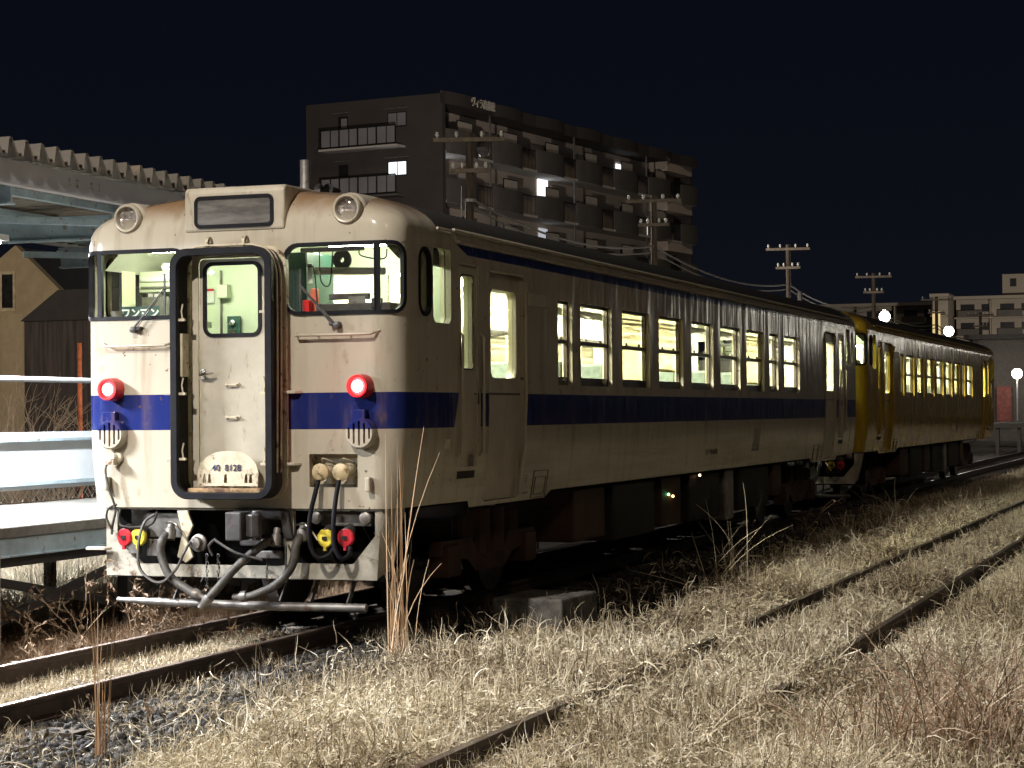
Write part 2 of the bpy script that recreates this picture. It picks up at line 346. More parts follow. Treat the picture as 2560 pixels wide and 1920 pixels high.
def make_car(root):
    P = M['cream']; P2 = M['cream2']
    # ---- body shell
    mb = MB(); S1 = SB+(.70-RC)
    fh = [rr(-.36, .36, 1.13, 3.08, .09), rr(.45, 1.50, 2.575, 3.135, .12), rr(-1.50, -.45, 2.575, 3.135, .12),
          rr(SB+.20, SB+.445, 2.577, 3.112, .12), rr(-SB-.445, -SB-.20, 2.577, 3.112, .12), rr(.655, 1.08, 1.177, 1.445, .012)]
    outer = [(-S1, 1.005), (S1, 1.005), (S1, 3.14), (-S1, 3.14)]
    panel(mb, outer, fh, fm, .055, .12, .05)
    k = len(mb.v)
    rear = MB(); panel(rear, outer, fh[:5], fm, .055, .12, .05)
    mb.add([(-x, LEN-y, z) for x, y, z in rear.v], rear.f)
    d0 = [(.70, 1.005), (1.69, 1.0), (1.74, .94), (3.80, .94), (3.90, .98), (3.97, 1.01)]
    outs = d0+[(LEN-y, z) for y, z in d0[::-1]]+[(20.1, 3.14), (.70, 3.14)]
    holes = [rr(.73, 1.137, 2.518, 3.16, .07), rr(1.32, 1.765, 1.30, 3.035, .03), rr(2.057, 2.993, .975, 3.02, .06)]
    holes += [[(LEN-u, v) for u, v in h][::-1] for h in holes]
    holes += [rr(a, b, WZ0, WZ1, .015, 2, 6) for a, b in WIN]
    for mp in (smR, smL): panel(mb, outs, holes, mp, .5, .16, .05)
    mb.build('body', P, root, smooth=32)
    # ---- roof with rounded ends
    rows = [(HW, 0, RC, 3.14), (HW, 0, RC, 3.20)]
    for i in range(1, 15):
        f = PI/2*i/14; cx = max(math.cos(f), 0); rows.append((max(HW*cx**(2/2.4), .02), .62*(1-cx**(2/2.2)), None, 3.2+.45*math.sin(f)**(2/2.4)))
    R = MB(); n = None
    for hw, y0, rc, z in rows:
        rc = rc or min(RC+.5*(HW-hw), hw*.9); L = []
        for i in range(13): L.append((-(hw-rc)+2*(hw-rc)*i/12, y0))
        for i in range(1, 8): t = PI/2*i/8; L.append((hw-rc+rc*math.sin(t), y0+rc-rc*math.cos(t)))
        for i in range(9): L.append((hw, y0+rc+(LEN/2-y0-rc)*i/9))
        H = L+[(x, LEN-y) for x, y in L[::-1]]
        full = [(x, y) for x, y in H if True]
        # left half: mirror the corner and side parts
        side = [(-x, y) for x, y in L[13:]]
        full = L+[(hw, LEN/2)]+[(x, LEN-y) for x, y in L[::-1]]+[(-hw+0, LEN-y) if False else (-x, LEN-y) for x, y in L[13:]]+[(-hw, LEN/2)]+[(x, y) for x, y in side[::-1]]
        n = len(full); R.v += [(x, y, z) for x, y in full]
    for i in range(len(rows)-1):
        for j in range(n): R.f.append((i*n+j, i*n+(j+1) % n, (i+1)*n+(j+1) % n, (i+1)*n+j))
    R.build('roof', P, root, smooth=40)
    g = MB()
    for sx in (1, -1):
        g.tube([(sx*1.462, 1.26, 3.222), (sx*1.462, LEN-1.26, 3.222)], .014, 6)
        g.tube([(sx*1.462, .80, 3.305), (sx*1.462, 1.16, 3.305), (sx*1.462, 1.24, 3.225)], .012, 6)
        g.tube([(sx*1.45, 1.2, 3.318), (sx*1.45, LEN-.8, 3.318)], .018, 6)
    g.build('gutter', P2, root, smooth=60)
    v = MB()
    for y, x in ((17.0, -.75), (19.25, -.75)): MB().lathe((x, y, 3.5), (0, 0, 1), [(0, .075), (.33, .075), (.34, .06), (.34, 0)], 14).build('exhaust_pipe', M['chrome'], root, smooth=40)
    an = MB().lathe((0, 1.35, 3.6), (0, 0, 1), [(0, .07), (.2, .045), (.4, .045), (.41, 0)], 12); an.build('antenna', M['steel'], root, smooth=40)
    wh = MB(); wh.box(-.06, .12, 1.68, 1.9, 3.64, 3.72)
    for x in (-.02, .07): wh.lathe((x, 1.8, 3.78), (0, -1, 0), [(-.1, .025), (.08, .03), (.12, .05), (.10, 0)], 12)
    wh.build('roof_whistle', M['castiron'], root)
    # ---- destination box
    d = MB(); poly = [(-.012, 3.27), (-.012, 3.60), (.02, 3.635), (1.15, 3.645), (1.15, 3.45), (.3, 3.30)]
    d.prism(poly, lambda y, z: (-.455, y, z), lambda y, z: (.455, y, z))
    db = d.build('destination_box', P2, root, bevel=.018)
    q = MB(); dm = lambda u, v_, o=0: (u, -.012+o, v_)
    gasket(q, -.36, .36, 3.295, 3.56, .055, .03, dm, .012); q.build('frame', M['rubber'], db, smooth=40)
    q = MB(); sheet(q, -.345, .345, 3.31, 3.545, dm, -.006); q.build('blank_blind', M['destglass'], db)
    # ---- headlights
    for sx in (-1, 1):
        h = MB(); c = (sx*1.0, .0, 3.41)
        h.lathe(c, (0, 1, 0), [(.06, .078), (.025, .085), (-.015, .098), (-.02, .112), (-.005, .122), (.03, .124), (.05, .118), (.07, .135), (.10, .138), (.5, .145)], 36)
        ho = h.build('headlight', P2, root, smooth=50)
        q = MB().lathe(c, (0, 1, 0), [(.015, .084), (.03, .07), (.04, .04), (.044, 0)], 24); q.build('reflector', M['refl'], ho, smooth=60)
        q = MB().lathe(c, (0, 1, 0), [(.0, .086), (-.01, .07), (-.016, .03), (-.018, 0)], 24); q.build('lens', M['lens'], ho, smooth=60)
    # ---- tail lamps, horn grilles, small brackets
    for sx in (-1, 1):
        h = MB(); c = (sx*1.13, 0, 1.985)
        h.lathe(c, (0, -1, 0), [(0, .098), (.10, .092), (.125, .088), (.125, .074), (.10, .070)], 32); ho = h.build('tail_lamp', M['redhouse'], root, smooth=40)
        q = MB().lathe(c, (0, -1, 0), [(.085, .070), (.10, .055), (.108, .03), (.11, 0)], 24); q.build('lens', M['tail'], ho, smooth=60); MB().lathe(c, (0, -1, 0), [(.109, .047), (.118, .03), (.121, 0)], 20).build('bulb', M['tailhot'], ho, smooth=60); tl = add_light('tail_lamp_light', 'POINT', (c[0], -.19, c[2]), 1.8, (1, .02, .04), size=.04); tl.parent = ho
        g = MB(); c = (sx*1.13, 0, 1.61)
        g.lathe(c, (0, -1, 0), [(0, .128), (.07, .124), (.085, .112)], 36)
        g.lathe(c, (0, -1, 0), [(.02, .112), (.02, 0)], 36)
        # face with three long and two short slots
        lo = dens([(.112*math.cos(2*PI*i/36), .112*math.sin(2*PI*i/36)) for i in range(36)], 1)
        sl = [rr(x-.009, x+.009, -hh, hh, .008, 3, 2) for x, hh in ((-.045, .082), (0, .098), (.045, .082), (.088, .045), (-.088, .045))]
        panel(g, lo, sl, lambda u, v_, o=0, c=c: (c[0]+u, c[1]-.085+o, c[2]+v_), .05, .05, .03)
        ho = g.build('horn_grille', P, root, smooth=40)
        q = MB().box(c[0]-.075, c[0]+.045, -.07, .0, 1.72, 1.80); q.build('horn_box', P, ho, bevel=.008)
    for x0, x1, z in ((-.60, -1.24, 2.345), (.547, 1.278, 2.40)):
        s_ = 1 if x1 > x0 else -1; b = MB()
        b.tube([(x0, .01, z+.02), (x0+s_*.02, -.055, z), (x1-s_*.06, -.055, z), (x1, .01, z+.03)], .011, 8)
        for x in (x0+s_*.2, x1-s_*.25): b.tube([(x, 0, z), (x, -.05, z)], .008, 6)
        b.build('hand_rail', P2, root, smooth=60)
    for x0, x1, z in ((.42, .56, 1.945), (.41, .55, 1.365), (-.62, -.49, 1.945), (-.61, -.5, 1.40), (-1.37, -1.2, .66)):
        q = MB().prism([(x0, -.07), (x1, -.055), (x1+.04, 0), (x0, 0)], lambda a, c_, z=z: (a, c_, z-.012), lambda a, c_, z=z: (a, c_, z+.012)); q.build('foot_step', P2, root, bevel=.004)
    for x in (1.19, -1.19):
        q = MB().box(x-.022, x+.022, -.07, 0, 1.145, 1.26); q.build('lamp_bracket', P2, root, bevel=.01)
    # ---- jumper recess
    r_ = MB().box(.64, 1.095, .12, .13, 1.165, 1.458).box(.64, .655, .051, .12, 1.165, 1.458).box(1.08, 1.095, .051, .12, 1.165, 1.458).box(.655, 1.08, .051, .12, 1.445, 1.458).box(.655, 1.08, .051, .12, 1.165, 1.177)
    ro = r_.build('jumper_recess', M['cream3'], root)
    for x in (.785, .965):
        s_ = MB().lathe((x, .12, 1.33), (0, -1, -.35), [(0, .055), (.1, .05), (.12, .04)], 16); s_.tube(curve([(x-.03, .05, 1.37), (x, -.02, 1.41), (x+.05, .05, 1.38)], 4), .007, 6); s_.build('jumper_socket', M['cream3'], ro, smooth=40)
        c_ = MB().lathe((x-.02, -.02, 1.30), (0, -1, -.1), [(-.012, .068), (.012, .072), (.02, .064), (.024, 0)], 24).lathe((x-.02, -.02, 1.30), (0, -1, -.1), [(-.012, .068), (-.012, 0)], 24); c_.beam((x-.04, -.03, 1.225), (x-.03, -.03, 1.25), .03, .02); c_.build('jumper_cover', M['brass'], ro, smooth=50)
    # ---- windscreens
    for sg in (1, -1):
        mp = (lambda u, v_, o=0: fm(u, v_, o)) if sg > 0 else (lambda u, v_, o=0: fm(-u, v_, o))
        q = MB(); gasket(q, .437, 1.512, 2.562, 3.148, .13, .032, mp, .014, .02)
        q.add(*ribbon(mp, 1.245, 1.285, 2.585, 3.125, -.008, .02)); q.add(*ribbon(mp, 1.238, 1.247, 2.585, 3.125, -.016, .02))
        fr = q.build('windscreen', M['rubber'], root, smooth=45)
        q = MB(); sheet(q, .45, 1.25, 2.57, 3.14, mp, .02, 10, 1); q.build('pane', M['pane'], fr)
        q = MB(); sheet(q, 1.28, 1.50, 2.57, 3.14, mp, .02, 10, 1); q.build('pane', M['pane'], fr, smooth=60)
        q = MB(); gasket(q, SB+.185, SB+.46, 2.56, 3.13, .13, .026, mp, .012, .02); fr = q.build('corner_window', M['rubber'], root, smooth=45)
        q = MB(); sheet(q, SB+.2, SB+.445, 2.577, 3.112, mp, .02); q.build('pane', M['pane'], fr)
    # wipers
    for sg in (1, -1):
        q = MB(); pv = (sg*.925, -.03, 2.478); el = (sg*.615, -.075, 2.81)
        q.tube([pv, (sg*.9, -.06, 2.5), el], [.012, .010, .006], 6); q.tube([(pv[0]-sg*.04, -.05, pv[2]+.015), (el[0]-sg*.01, -.07, el[2]-.01)], .004, 5)
        q.beam((el[0]-sg*0, -.062, 2.60), (el[0], -.062, 2.935), .012, .016); q.lathe(pv, (0, -1, 0), [(-.03, .03), (.03, .026), (.04, 0)], 12); q.lathe((pv[0]-sg*.05, -.02, pv[2]+.01), (0, -1, 0), [(-.02, .018), (.03, .018), (.04, 0)], 10)
        q.build('wiper', M['castiron'], root, smooth=40)
    # ---- gangway hood
    gm = lambda u, v_, o=0: (u, -.27+o, v_)
    q = MB(); A = rr(-.458, .458, 1.085, 3.115, .15, 8, 8); B = rr(-.395, .395, 1.14, 3.055, .10, 8, 8); n = len(A)
    q.add([gm(*a) for a in A]+[gm(*a) for a in B]+[gm(a[0], a[1], .05) for a in A]+[gm(a[0], a[1], .05) for a in B],
          [(i, (i+1) % n, n+(i+1) % n, n+i) for i in range(n)]+[(2*n+i, 2*n+(i+1) % n, 3*n+(i+1) % n, 3*n+i) for i in range(n)]+[(i, (i+1) % n, 2*n+(i+1) % n, 2*n+i) for i in range(n)]+[(n+i, n+(i+1) % n, 3*n+(i+1) % n, 3*n+i) for i in range(n)])
    go = q.build('gangway_frame', M['rubber'], root, smooth=40, bevel=.006)
    q = MB()
    for i in range(7):   # folded bellows behind the ring
        t = i/6; o_ = .05+t*.22; e_ = .02 if i % 2 else -.012
        L = rr(-.44+e_, .44-e_, 1.10+e_, 3.10-e_, .14, 8, 8); q.v += [gm(a, b_, o_) for a, b_ in L]
    n = len(L)
    for i in range(6):
        for j in range(n): q.f.append((i*n+j, i*n+(j+1) % n, (i+1)*n+(j+1) % n, (i+1)*n+j))
    q.build('bellows', M['bellows'], go, smooth=25)
    q = MB()
    for s_ in (-1, 1):
        for o_ in (.10, .17, .24): q.tube(curve([(s_*.452, -.27+o_, 1.3), (s_*.462, -.27+o_, 2.6), (s_*.44, -.27+o_, 2.98), (s_*.30, -.27+o_, 3.125), (0, -.27+o_, 3.14)], 6), .009, 5)
    q.build('bellows_rib', M['cream3'], go, smooth=60)
    q = MB(); A = rr(-.475, .475, 1.07, 3.135, .16, 6, 8); B = rr(-.40, .40, 1.12, 3.07, .1, 6, 8); n = len(A)
    q.add([(a, -.035, b_) for a, b_ in A]+[(a, -.035, b_) for a, b_ in B]+[(a, .02, b_) for a, b_ in A]+[(a, .05, b_) for a, b_ in B], [(k*n+i, k*n+(i+1) % n, kk*n+(i+1) % n, kk*n+i) for k, kk in ((0, 1), (0, 2), (1, 3)) for i in range(n)])
    q.build('mounting_flange', M['cream3'], go, smooth=40)
    for x in (-.17, .16):
        q = MB().lathe((x, -.12, 3.165), (1, 0, 0), [(-.012, 0), (-.012, .05), (.012, .05), (.012, 0)], 16).lathe((x, -.12, 3.165), (1, 0, 0), [(-.02, 0), (-.02, .018), (.02, .018), (.02, 0)], 10); q.box(x-.02, x+.02, -.13, -.005, 3.125, 3.15); q.build('suspension_lug', M['cream3'], go, smooth=40)
    for s_, z in ((-1, 2.55), (-1, 1.95), (-1, 1.42), (1, 2.6), (1, 1.95), (1, 1.38)):
        q = MB().tube([(s_*.365, -.22, z), (s_*.375, -.22, z+.06), (s_*.36, -.22, z+.12)], .007, 6).box(s_*.365-.028, s_*.365+.028, -.24, -.21, z-.02, z); q.build('clamp', M['cream3'], go)
    for s_ in (-1, 1): MB().box(s_*.385-.012, s_*.385+.012, -.21, -.10, 2.08, 2.43).build('guide_plate', M['cream3'], go, bevel=.004)
    # ---- gangway door
    dm = lambda u, v_, o=0: (u, -.062+o, v_)
    q = MB(); panel(q, [(-.36, 1.13), (.36, 1.13), (.36, 3.09), (-.36, 3.09)], [rr(-.305, .305, 1.20, 3.045, .05)], dm, .3, .3, .015); q.build('door_surround', P2, root, smooth=40)
    q = MB(); dm2 = lambda u, v_, o=0: (u, -.049+o, v_)
    panel(q, rr(-.30, .30, 1.205, 3.04, .045), [rr(-.25, .25, 2.415, 3.0, .07)], dm2, .3, .3, .03)
    do = q.build('gangway_door', P2, root, smooth=40)
    q = MB(); gasket(q, -.265, .265, 2.40, 3.015, .085, .03, dm2, .012); q.build('window_frame', M['rubber'], do, smooth=40)
    q = MB(); sheet(q, -.25, .25, 2.41, 3.0, dm2, .015); q.build('pane', M['pane'], do)
    q = MB(); q.box(-.28, -.245, -.072, -.049, 2.06, 2.14).tube([(-.262, -.097, 2.10), (-.20, -.117, 2.105), (-.15, -.10, 2.11)], [.014, .016, .008], 8); q.lathe((-.262, -.049, 2.10), (0, -1, 0), [(0, .02), (.06, .018), (.065, 0)], 12); q.build('handle', M['chrome'], do, smooth=40)
    for z in (2.01, 1.745):
        q = MB().tube([(-.055, -.055, z), (-.05, -.08, z), (.045, -.08, z), (.05, -.055, z)], .008, 6).lathe((-.055, -.049, z), (0, -1, 0), [(0, .018), (.01, .015), (.012, 0)], 10).lathe((.05, -.049, z), (0, -1, 0), [(0, .018), (.01, .015), (.012, 0)], 10); q.build('grab_bar', M['cream3'], do, smooth=50)
    # threshold plate with the number
    q = MB(); pts = [(-.27, 1.19), (-.275, 1.30), (-.25, 1.37), (-.19, 1.43), (-.11, 1.465), (0, 1.475), (.11, 1.465), (.19, 1.43), (.25, 1.37), (.275, 1.30), (.27, 1.19)]
    cut = [[(x-.016, 1.215), (x+.016, 1.215), (x+.009, 1.285), (x-.009, 1.285)] for x in (-.21, -.165, -.02, .165, .205)]
    panel(q, pts, cut, lambda u, v_, o=0: (u, -.155+o+(v_-1.19)*.05, v_), .1, .1, .02)
    to = q.build('threshold_plate', M['cream3'], root)
    text('car_number', '40  8128', .074, M['bluetext'], to, (-.01, -.153, 1.335), (PI/2-.05, 0, 0), bold=.0004)
    MB().box(-.33, .33, -.22, .03, 1.135, 1.175).build('sill', mat('rusted_sill', (.30, .19, .09), .7, var=.5, scale=8, stain=((.08, .035, .015), 9, .45, .62)) if 'rusted_sill' not in MATS else MATS['rusted_sill'], root, bevel=.01)
    # ---- cab door, passenger doors, side windows
    for mp in (smR, smL):
        sx = 1 if mp is smR else -1
        for fl in (0, 1):
            mq = mp if not fl else (lambda u, v_, o=0, mp=mp: mp(LEN-u, v_, o))
            q = MB(); panel(q, rr(1.322, 1.763, 1.302, 3.033, .03), [rr(1.40, 1.70, 2.15, 2.95, .05)], lambda u, v_, o=0: mq(u, v_, o+.015), .4, .2, .05)
            co = q.build('cab_door', P2, root, smooth=40)
            q = MB(); gasket(q, 1.385, 1.715, 2.135, 2.965, .06, .015, lambda u, v_, o=0: mq(u, v_, o+.015), .004); q.build('window_frame', M['sash'], co, smooth=40)
            q = MB(); sheet(q, 1.39, 1.71, 2.14, 2.96, mq, .055); q.build('pane', M['pane'], co)
            MB().tube([mq(1.70, 1.93, .01), mq(1.70, 1.93, -.03), mq(1.70, 1.84, -.03)], .008, 6).build('handle', M['sash'], co)
            q = MB()
            for y in (1.305, 1.83): q.tube([mq(y, 2.46, .0), mq(y, 2.43, -.04), mq(y, 1.42, -.045), mq(y, 1.39, 0)], .013, 8)
            q.build('handrail', P2, root, smooth=60)
            q = MB(); mz = lambda u, v_, o=0: mq(u, v_, o); sheet(q, 1.33, 1.76, 1.20, 1.265, mz, -.003); q.build('step_recess', M['under'], root)
            q = MB(); sheet(q, 1.60, 1.70, 1.305, 1.40, mz, -.003); q.build('latch_plate', M['sash'], root)
            # passenger door
            q = MB(); panel(q, rr(2.06, 2.99, .98, 3.017, .05), [rr(2.17, 2.85, 2.08, 2.872, .09)], lambda u, v_, o=0: mq(u, v_, o+.035), .4, .16, .03)
            po = q.build('passenger_door', P2, root, smooth=40)
            q = MB(); gasket(q, 2.145, 2.875, 2.055, 2.897, .10, .024, lambda u, v_, o=0: mq(u, v_, o+.035), .012); q.build('window_frame', P2, po, smooth=40)
            q = MB(); sheet(q, 2.17, 2.86, 2.07, 2.88, mq, .055); q.build('pane', M['pane'], po)
            q = MB(); sheet(q, 2.07, 2.98, 1.925, 1.945, mq, .033); q.build('rubbing_strip', M['sash'], po)
            q = MB(); q.tube([mq(3.01, 3.0, .0), mq(3.015, 2.9, -.012), mq(3.015, 1.9, -.015), mq(3.0, 1.5, -.012), mq(2.99, 1.0, -.01)], .014, 6); q.tube([mq(2.1, 3.03, -.006), mq(2.95, 3.03, -.006), mq(3.01, 2.98, -.008)], .010, 6); q.tube([mq(2.04, 3.0, -.0), mq(2.04, 1.0, 0)], .007, 6); q.tube([mq(1.79, 3.05, 0), mq(1.79, 1.3, 0)], .007, 6); q.tube([mq(1.31, 3.05, 0), mq(1.76, 3.05, 0)], .007, 6); q.build('door_moulding', P2, root, smooth=50)
            if not fl:
                q = MB(); sheet(q, 3.14, 3.74, 2.775, 2.88, mq, -.012); q.tube([mq(3.14, 2.775, -.006), mq(3.74, 2.775, -.006), mq(3.74, 2.88, -.006), mq(3.14, 2.88, -.006), mq(3.14, 2.775, -.006)], .008, 5); q.tube([mq(3.08, 2.9, -.01), mq(3.08, 3.0, -.01)], .009, 5); q.tube([mq(3.2, 2.92, -.01), mq(3.2, 3.0, -.01)], .009, 5); q.build('side_sign_holder', P2, root)
            # maintenance hatch
            q = MB(); hx0, hx1 = 3.38, 3.80
            q.tube([mq(hx0, .955, -.002), mq(hx0, 1.21, -.002), mq(hx1, 1.21, -.002), mq(hx1, .955, -.002), mq(hx0, .955, -.002)], .006, 5); q.tube([mq(hx0+.06, .985, -.002), mq(hx0+.06, 1.15, -.002), mq(hx1-.05, 1.15, -.002), mq(hx1-.05, .985, -.002), mq(hx0+.06, .985, -.002)], .005, 5); q.build('hatch', M['sash'], root)
            q = MB()
            for i in range(3):
                for j in range(4): sheet(q, 3.14+i*.03, 3.155+i*.03, 1.10+j*.022, 1.112+j*.022, mq, -.002)
            for i in range(5): sheet(q, 3.12+i*.035, 3.14+i*.035, 1.0, 1.02, mq, -.002)
            q.build('inspection_marks', M['darktext'], root)
            q = MB(); sheet(q, .99, 1.11, 1.465, 1.545, mz, -.002); qq = q.build('notice_plate', M['cream3'], root)
            q = MB(); sheet(q, .73, 1.14, 2.52, 3.16, mq, .045); q.build('pane', M['pane'], root)
        # louvre, side number
        q = MB()
        for i in range(14): z = 1.215+i*.022; q.box(*(sorted((sx*(HW-ins(z)-.006), sx*(HW-ins(z)+.006)))), 12.62, 13.02, z, z+.010)
        q.build('louvre', M['sash'], root)
        rz = PI/2 if sx > 0 else -PI/2
        text('side_number', 'キハ 40 8128', .115, M['darktext'], root, (sx*(HW-ins(1.25)+.002), 10.3, 1.25), (PI/2, 0, rz), ext=.001)
        # windows
        for i, (a, b_) in enumerate(WIN):
            q = MB(); X = lambda o0, o1: tuple(sorted((sx*(HW-o0), sx*(HW-o1))))
            q.box(*X(.045, .085), a, a+.03, WZ0, WZ1).box(*X(.045, .085), b_-.03, b_, WZ0, WZ1).box(*X(.045, .085), a+.03, b_-.03, WZ1-.025, WZ1).box(*X(.045, .085), a+.03, b_-.03, WZ0, WZ0+.085).box(*X(.042, .088), a+.03, b_-.03, 2.445, 2.485)
            for yy in ((a+.3, b_-.3) if b_-a > .8 else ((a+b_)/2,)): q.box(*X(.03, .05), yy-.015, yy+.015, 2.485, 2.515)
            wo = q.build('window', M['sash'], root)
            q = MB(); sheet(q, a+.03, b_-.03, 2.47, WZ1-.02, mp, .06); q.build('pane', M['pane'], wo)
            q = MB(); sheet(q, a+.03, b_-.03, WZ0+.08, 2.46, mp, .07); q.build('pane', M['pane'], wo)
            if sx < 0 or i in (2, 3, 6):  # far-side blinds are added as a bright backdrop for the interior
                zb = 2.12 if sx < 0 else {2: 2.1, 3: 2.26, 6: 2.16}[i]; q = MB(); nn = 10
                vs = [(sx*(HW-.10-.006*math.sin(j*1.9)), y_, zb+(WZ1-zb)*j/nn) for j in range(nn+1) for y_ in (a+.02, b_-.02)]
                q.add(vs, [(2*j, 2*j+1, 2*j+3, 2*j+2) for j in range(nn)]); q.box(*X(.095, .115), a+.02, b_-.02, zb-.03, zb); q.build('blind', M['blind'], wo)
    # ---- interior
    q = MB()
    for mp in (smR, smL):
        lh = [rr(.73, 1.137, 2.518, 3.16, .07), rr(1.40, 1.70, 2.15, 2.95, .05), rr(2.17, 2.85, 2.08, 2.872, .09)]
        lh += [[(LEN-u, v) for u, v in h][::-1] for h in lh]; lh += [rr(a, b_, WZ0, WZ1, .015, 2, 3) for a, b_ in WIN]
        panel(q, [(.5, 1.2), (20.3, 1.2), (20.3, 3.22), (.5, 3.22)], lh, lambda u, v_, o=0, mp=mp: mp(u, v_, .11-o) if False else (math.copysign(HW-.105+o*.9, mp(1, 2)[0]), u, v_), .9, .4, .05)
    q.build('interior_lining', M['saloon'], root)
    MB().box(-1.33, 1.33, .08, 20.72, 1.15, 1.2).build('floor', M['vinyl'], root)
    q = MB(); cp = [(-1.36, 3.0), (-1.2, 3.16), (-.8, 3.26), (0, 3.3), (.8, 3.26), (1.2, 3.16), (1.36, 3.0)]
    q.add([(x, y, z) for y in (.25, 20.55) for x, z in cp], [(i, i+1, i+8, i+7) for i in range(6)]); q.build('ceiling', M['ceil'], root, smooth=60)
    for k in range(7):
        for x in (-.55, .55):
            MB().box(x-.035, x+.035, 2.4+k*2.4, 4.3+k*2.4, 3.215, 3.245).build('ceiling_tube', M['tube'], root)
    for fl in (0, 1):
        q = MB(); mp = lambda u, v_, o=0, fl=fl: ((u, 1.30+o, v_) if not fl else (-u, LEN-1.30-o, v_))
        panel(q, [(-1.33, 1.2), (1.33, 1.2), (1.33, 3.0), (1.2, 3.15), (.8, 3.25), (-.8, 3.25), (-1.2, 3.15), (-1.33, 3.0)],
              [rr(.04, .69, 2.1, 2.99, .03), rr(.80, 1.16, 2.1, 2.97, .03)], mp, .5, .5, .03)
        q.build('cab_partition', M['mint'], root)
    MB().box(-1.0, -.2, .35, .42, 3.15, 3.19).build('cab_tube', M['cabtube'], root); MB().box(.5, 1.1, .75, .82, 3.17, 3.2).build('cab_tube', M['cabtube'], root)
    MB().box(-.5, .5, 20.1, 20.17, 3.15, 3.19).build('cab_tube', M['cabtube'], root)
    for y in (3.96, 16.84):
        for s_ in (-1, 1): MB().box(*sorted((s_*.42, s_*1.33)), y-.02, y+.02, 1.2, 2.05).box(*sorted((s_*.42, s_*.47)), y-.02, y+.02, 2.05, 3.2).build('vestibule_screen', M['saloon'], root)
    for i in range(8):
        y = 4.55+1.487*i
        for s_ in (-1, 1):
            q = MB(); pr_ = [(-.28, 1.2), (.28, 1.2), (.28, 1.62), (.10, 1.66), (.06, 2.28), (-.06, 2.28), (-.10, 1.66), (-.28, 1.62)]
            x0, x1 = sorted((s_*.42, s_*1.32)); q.prism(pr_, lambda a, c_: (x0, y+a, c_), lambda a, c_: (x1, y+a, c_)); q.build('seat', M['seat'], root, bevel=.03)
    for s_ in (-1, 1):
        q = MB()
        for k in range(5): q.tube([(s_*(1.33-.08*k), 4.1, 2.80), (s_*(1.33-.08*k), 16.7, 2.80)], .012, 5)
        for k in range(10): q.beam((s_*1.34, 4.2+1.38*k, 2.74), (s_*1.0, 4.2+1.38*k, 2.81), .02, .03)
        q.build('luggage_rack', M['steel'], root)
        q = MB()
        for k in range(12): y = 4.6+k*1.0; q.tube([(s_*.6, y, 3.0), (s_*.6, y, 2.82)], .008, 4)
        q.tube([(s_*.6, 4.2, 3.0), (s_*.6, 16.6, 3.0)], .014, 5); q.build('strap_rail', M['white'], root)
    # cab fittings
    for rev in (0, 1):
        q = MB(); T = (lambda v: v) if not rev else (lambda v: (-v[0], LEN-v[1], v[2]))
        def bx(m_, nm, x0, x1, y0, y1, z0, z1, bv=.006):
            p = T((x0, y0, z0)); r = T((x1, y1, z1)); return MB().box(min(p[0], r[0]), max(p[0], r[0]), min(p[1], r[1]), max(p[1], r[1]), z0, z1).build(nm, m_, root, bevel=bv)
        bx(M['mintdark'], 'equipment_cabinet', .06, .44, .62, .98, 1.2, 3.12)
        bx(M['teal'], 'cabinet_edge', .43, .47, .5, .62, 1.9, 3.14); bx(M['teal'], 'cabinet_edge', .12, .18, .4, .62, 2.1, 3.14)
        bx(M['castiron'], 'control_desk', .62, 1.28, .22, .5, 2.45, 2.665); bx(M['mint'], 'desk_base', .55, 1.32, .14, .6, 1.2, 2.44)
        bx(M['castiron'], 'meter_panel', .70, 1.05, .30, .36, 2.70, 2.75); fc = T((.80, .36, 3.03)); fa = (0, -1 if not rev else 1, 0); MB().lathe(fc, fa, [(0, .02), (0, .085), (.012, .085), (.012, .02)], 16).lathe(fc, fa, [(-.05, .03), (0, .03)], 10).build('cab_fan', M['castiron'], root)
        for a_, b_, c_ in ((.50, .58, 2.98), (.62, .72, 2.86), (.98, 1.2, 3.05)): MB().tube(curve([T((a_, .3, 3.12)), T((a_+.03, .26, c_)), T((b_, .28, c_-.03)), T((b_+.02, .3, 2.62 if a_ < .6 else 3.1))], 5), .006, 5).build('cab_cable', M['black'], root)
        bx(M['mintdark'], 'cabinet_side', .30, .50, .30, .62, 2.45, 3.1); bx(M['white'], 'order_card', .52, .56, .28, .29, 2.84, 3.0, 0); bx(M['castiron'], 'brake_handle', 1.12, 1.2, .2, .26, 2.62, 2.70); bx(M['steel'], 'timetable_holder', .9, 1.05, .24, .26, 2.6, 2.72, 0)
        p0, p1 = T((.55, .34, 2.945)), T((1.18, .34, 2.925)); MB().tube([p0, p1], .032, 10).build('sun_blind_roller', M['white'], root, smooth=60)
        bx(M['pink'], 'flare_box', .53, .59, .3, .36, 2.60, 2.80, .015); bx(M['redhouse'], 'red_switch_box', .50, .56, .22, .28, 2.58, 2.70)
        bx(M['steel'], 'wiper_motor', .55, 1.1, .08, .13, 3.08, 3.115)
        bx(M['mintdark'], 'dial_panel', -.72, -.60, 1.24, 1.28, 2.44, 2.64)
        for z in (2.50, 2.58): c = T((-.66, 1.235, z)); MB().lathe(c, (0, -1 if not rev else 1, 0), [(0, .032), (.02, .028), (.022, 0)], 16).build('dial', M['chrome'], root, smooth=40)
        bx(M['white'], 'notice_paper', -.945, -.87, 1.28, 1.29, 2.76, 2.885, 0); bx(M['red'], 'notice_header', -.945, -.87, 1.272, 1.28, 2.87, 2.89, 0)
        bx(M['steel'], 'door_edge', -.80, -.79, 1.26, 1.29, 2.1, 3.05, 0)
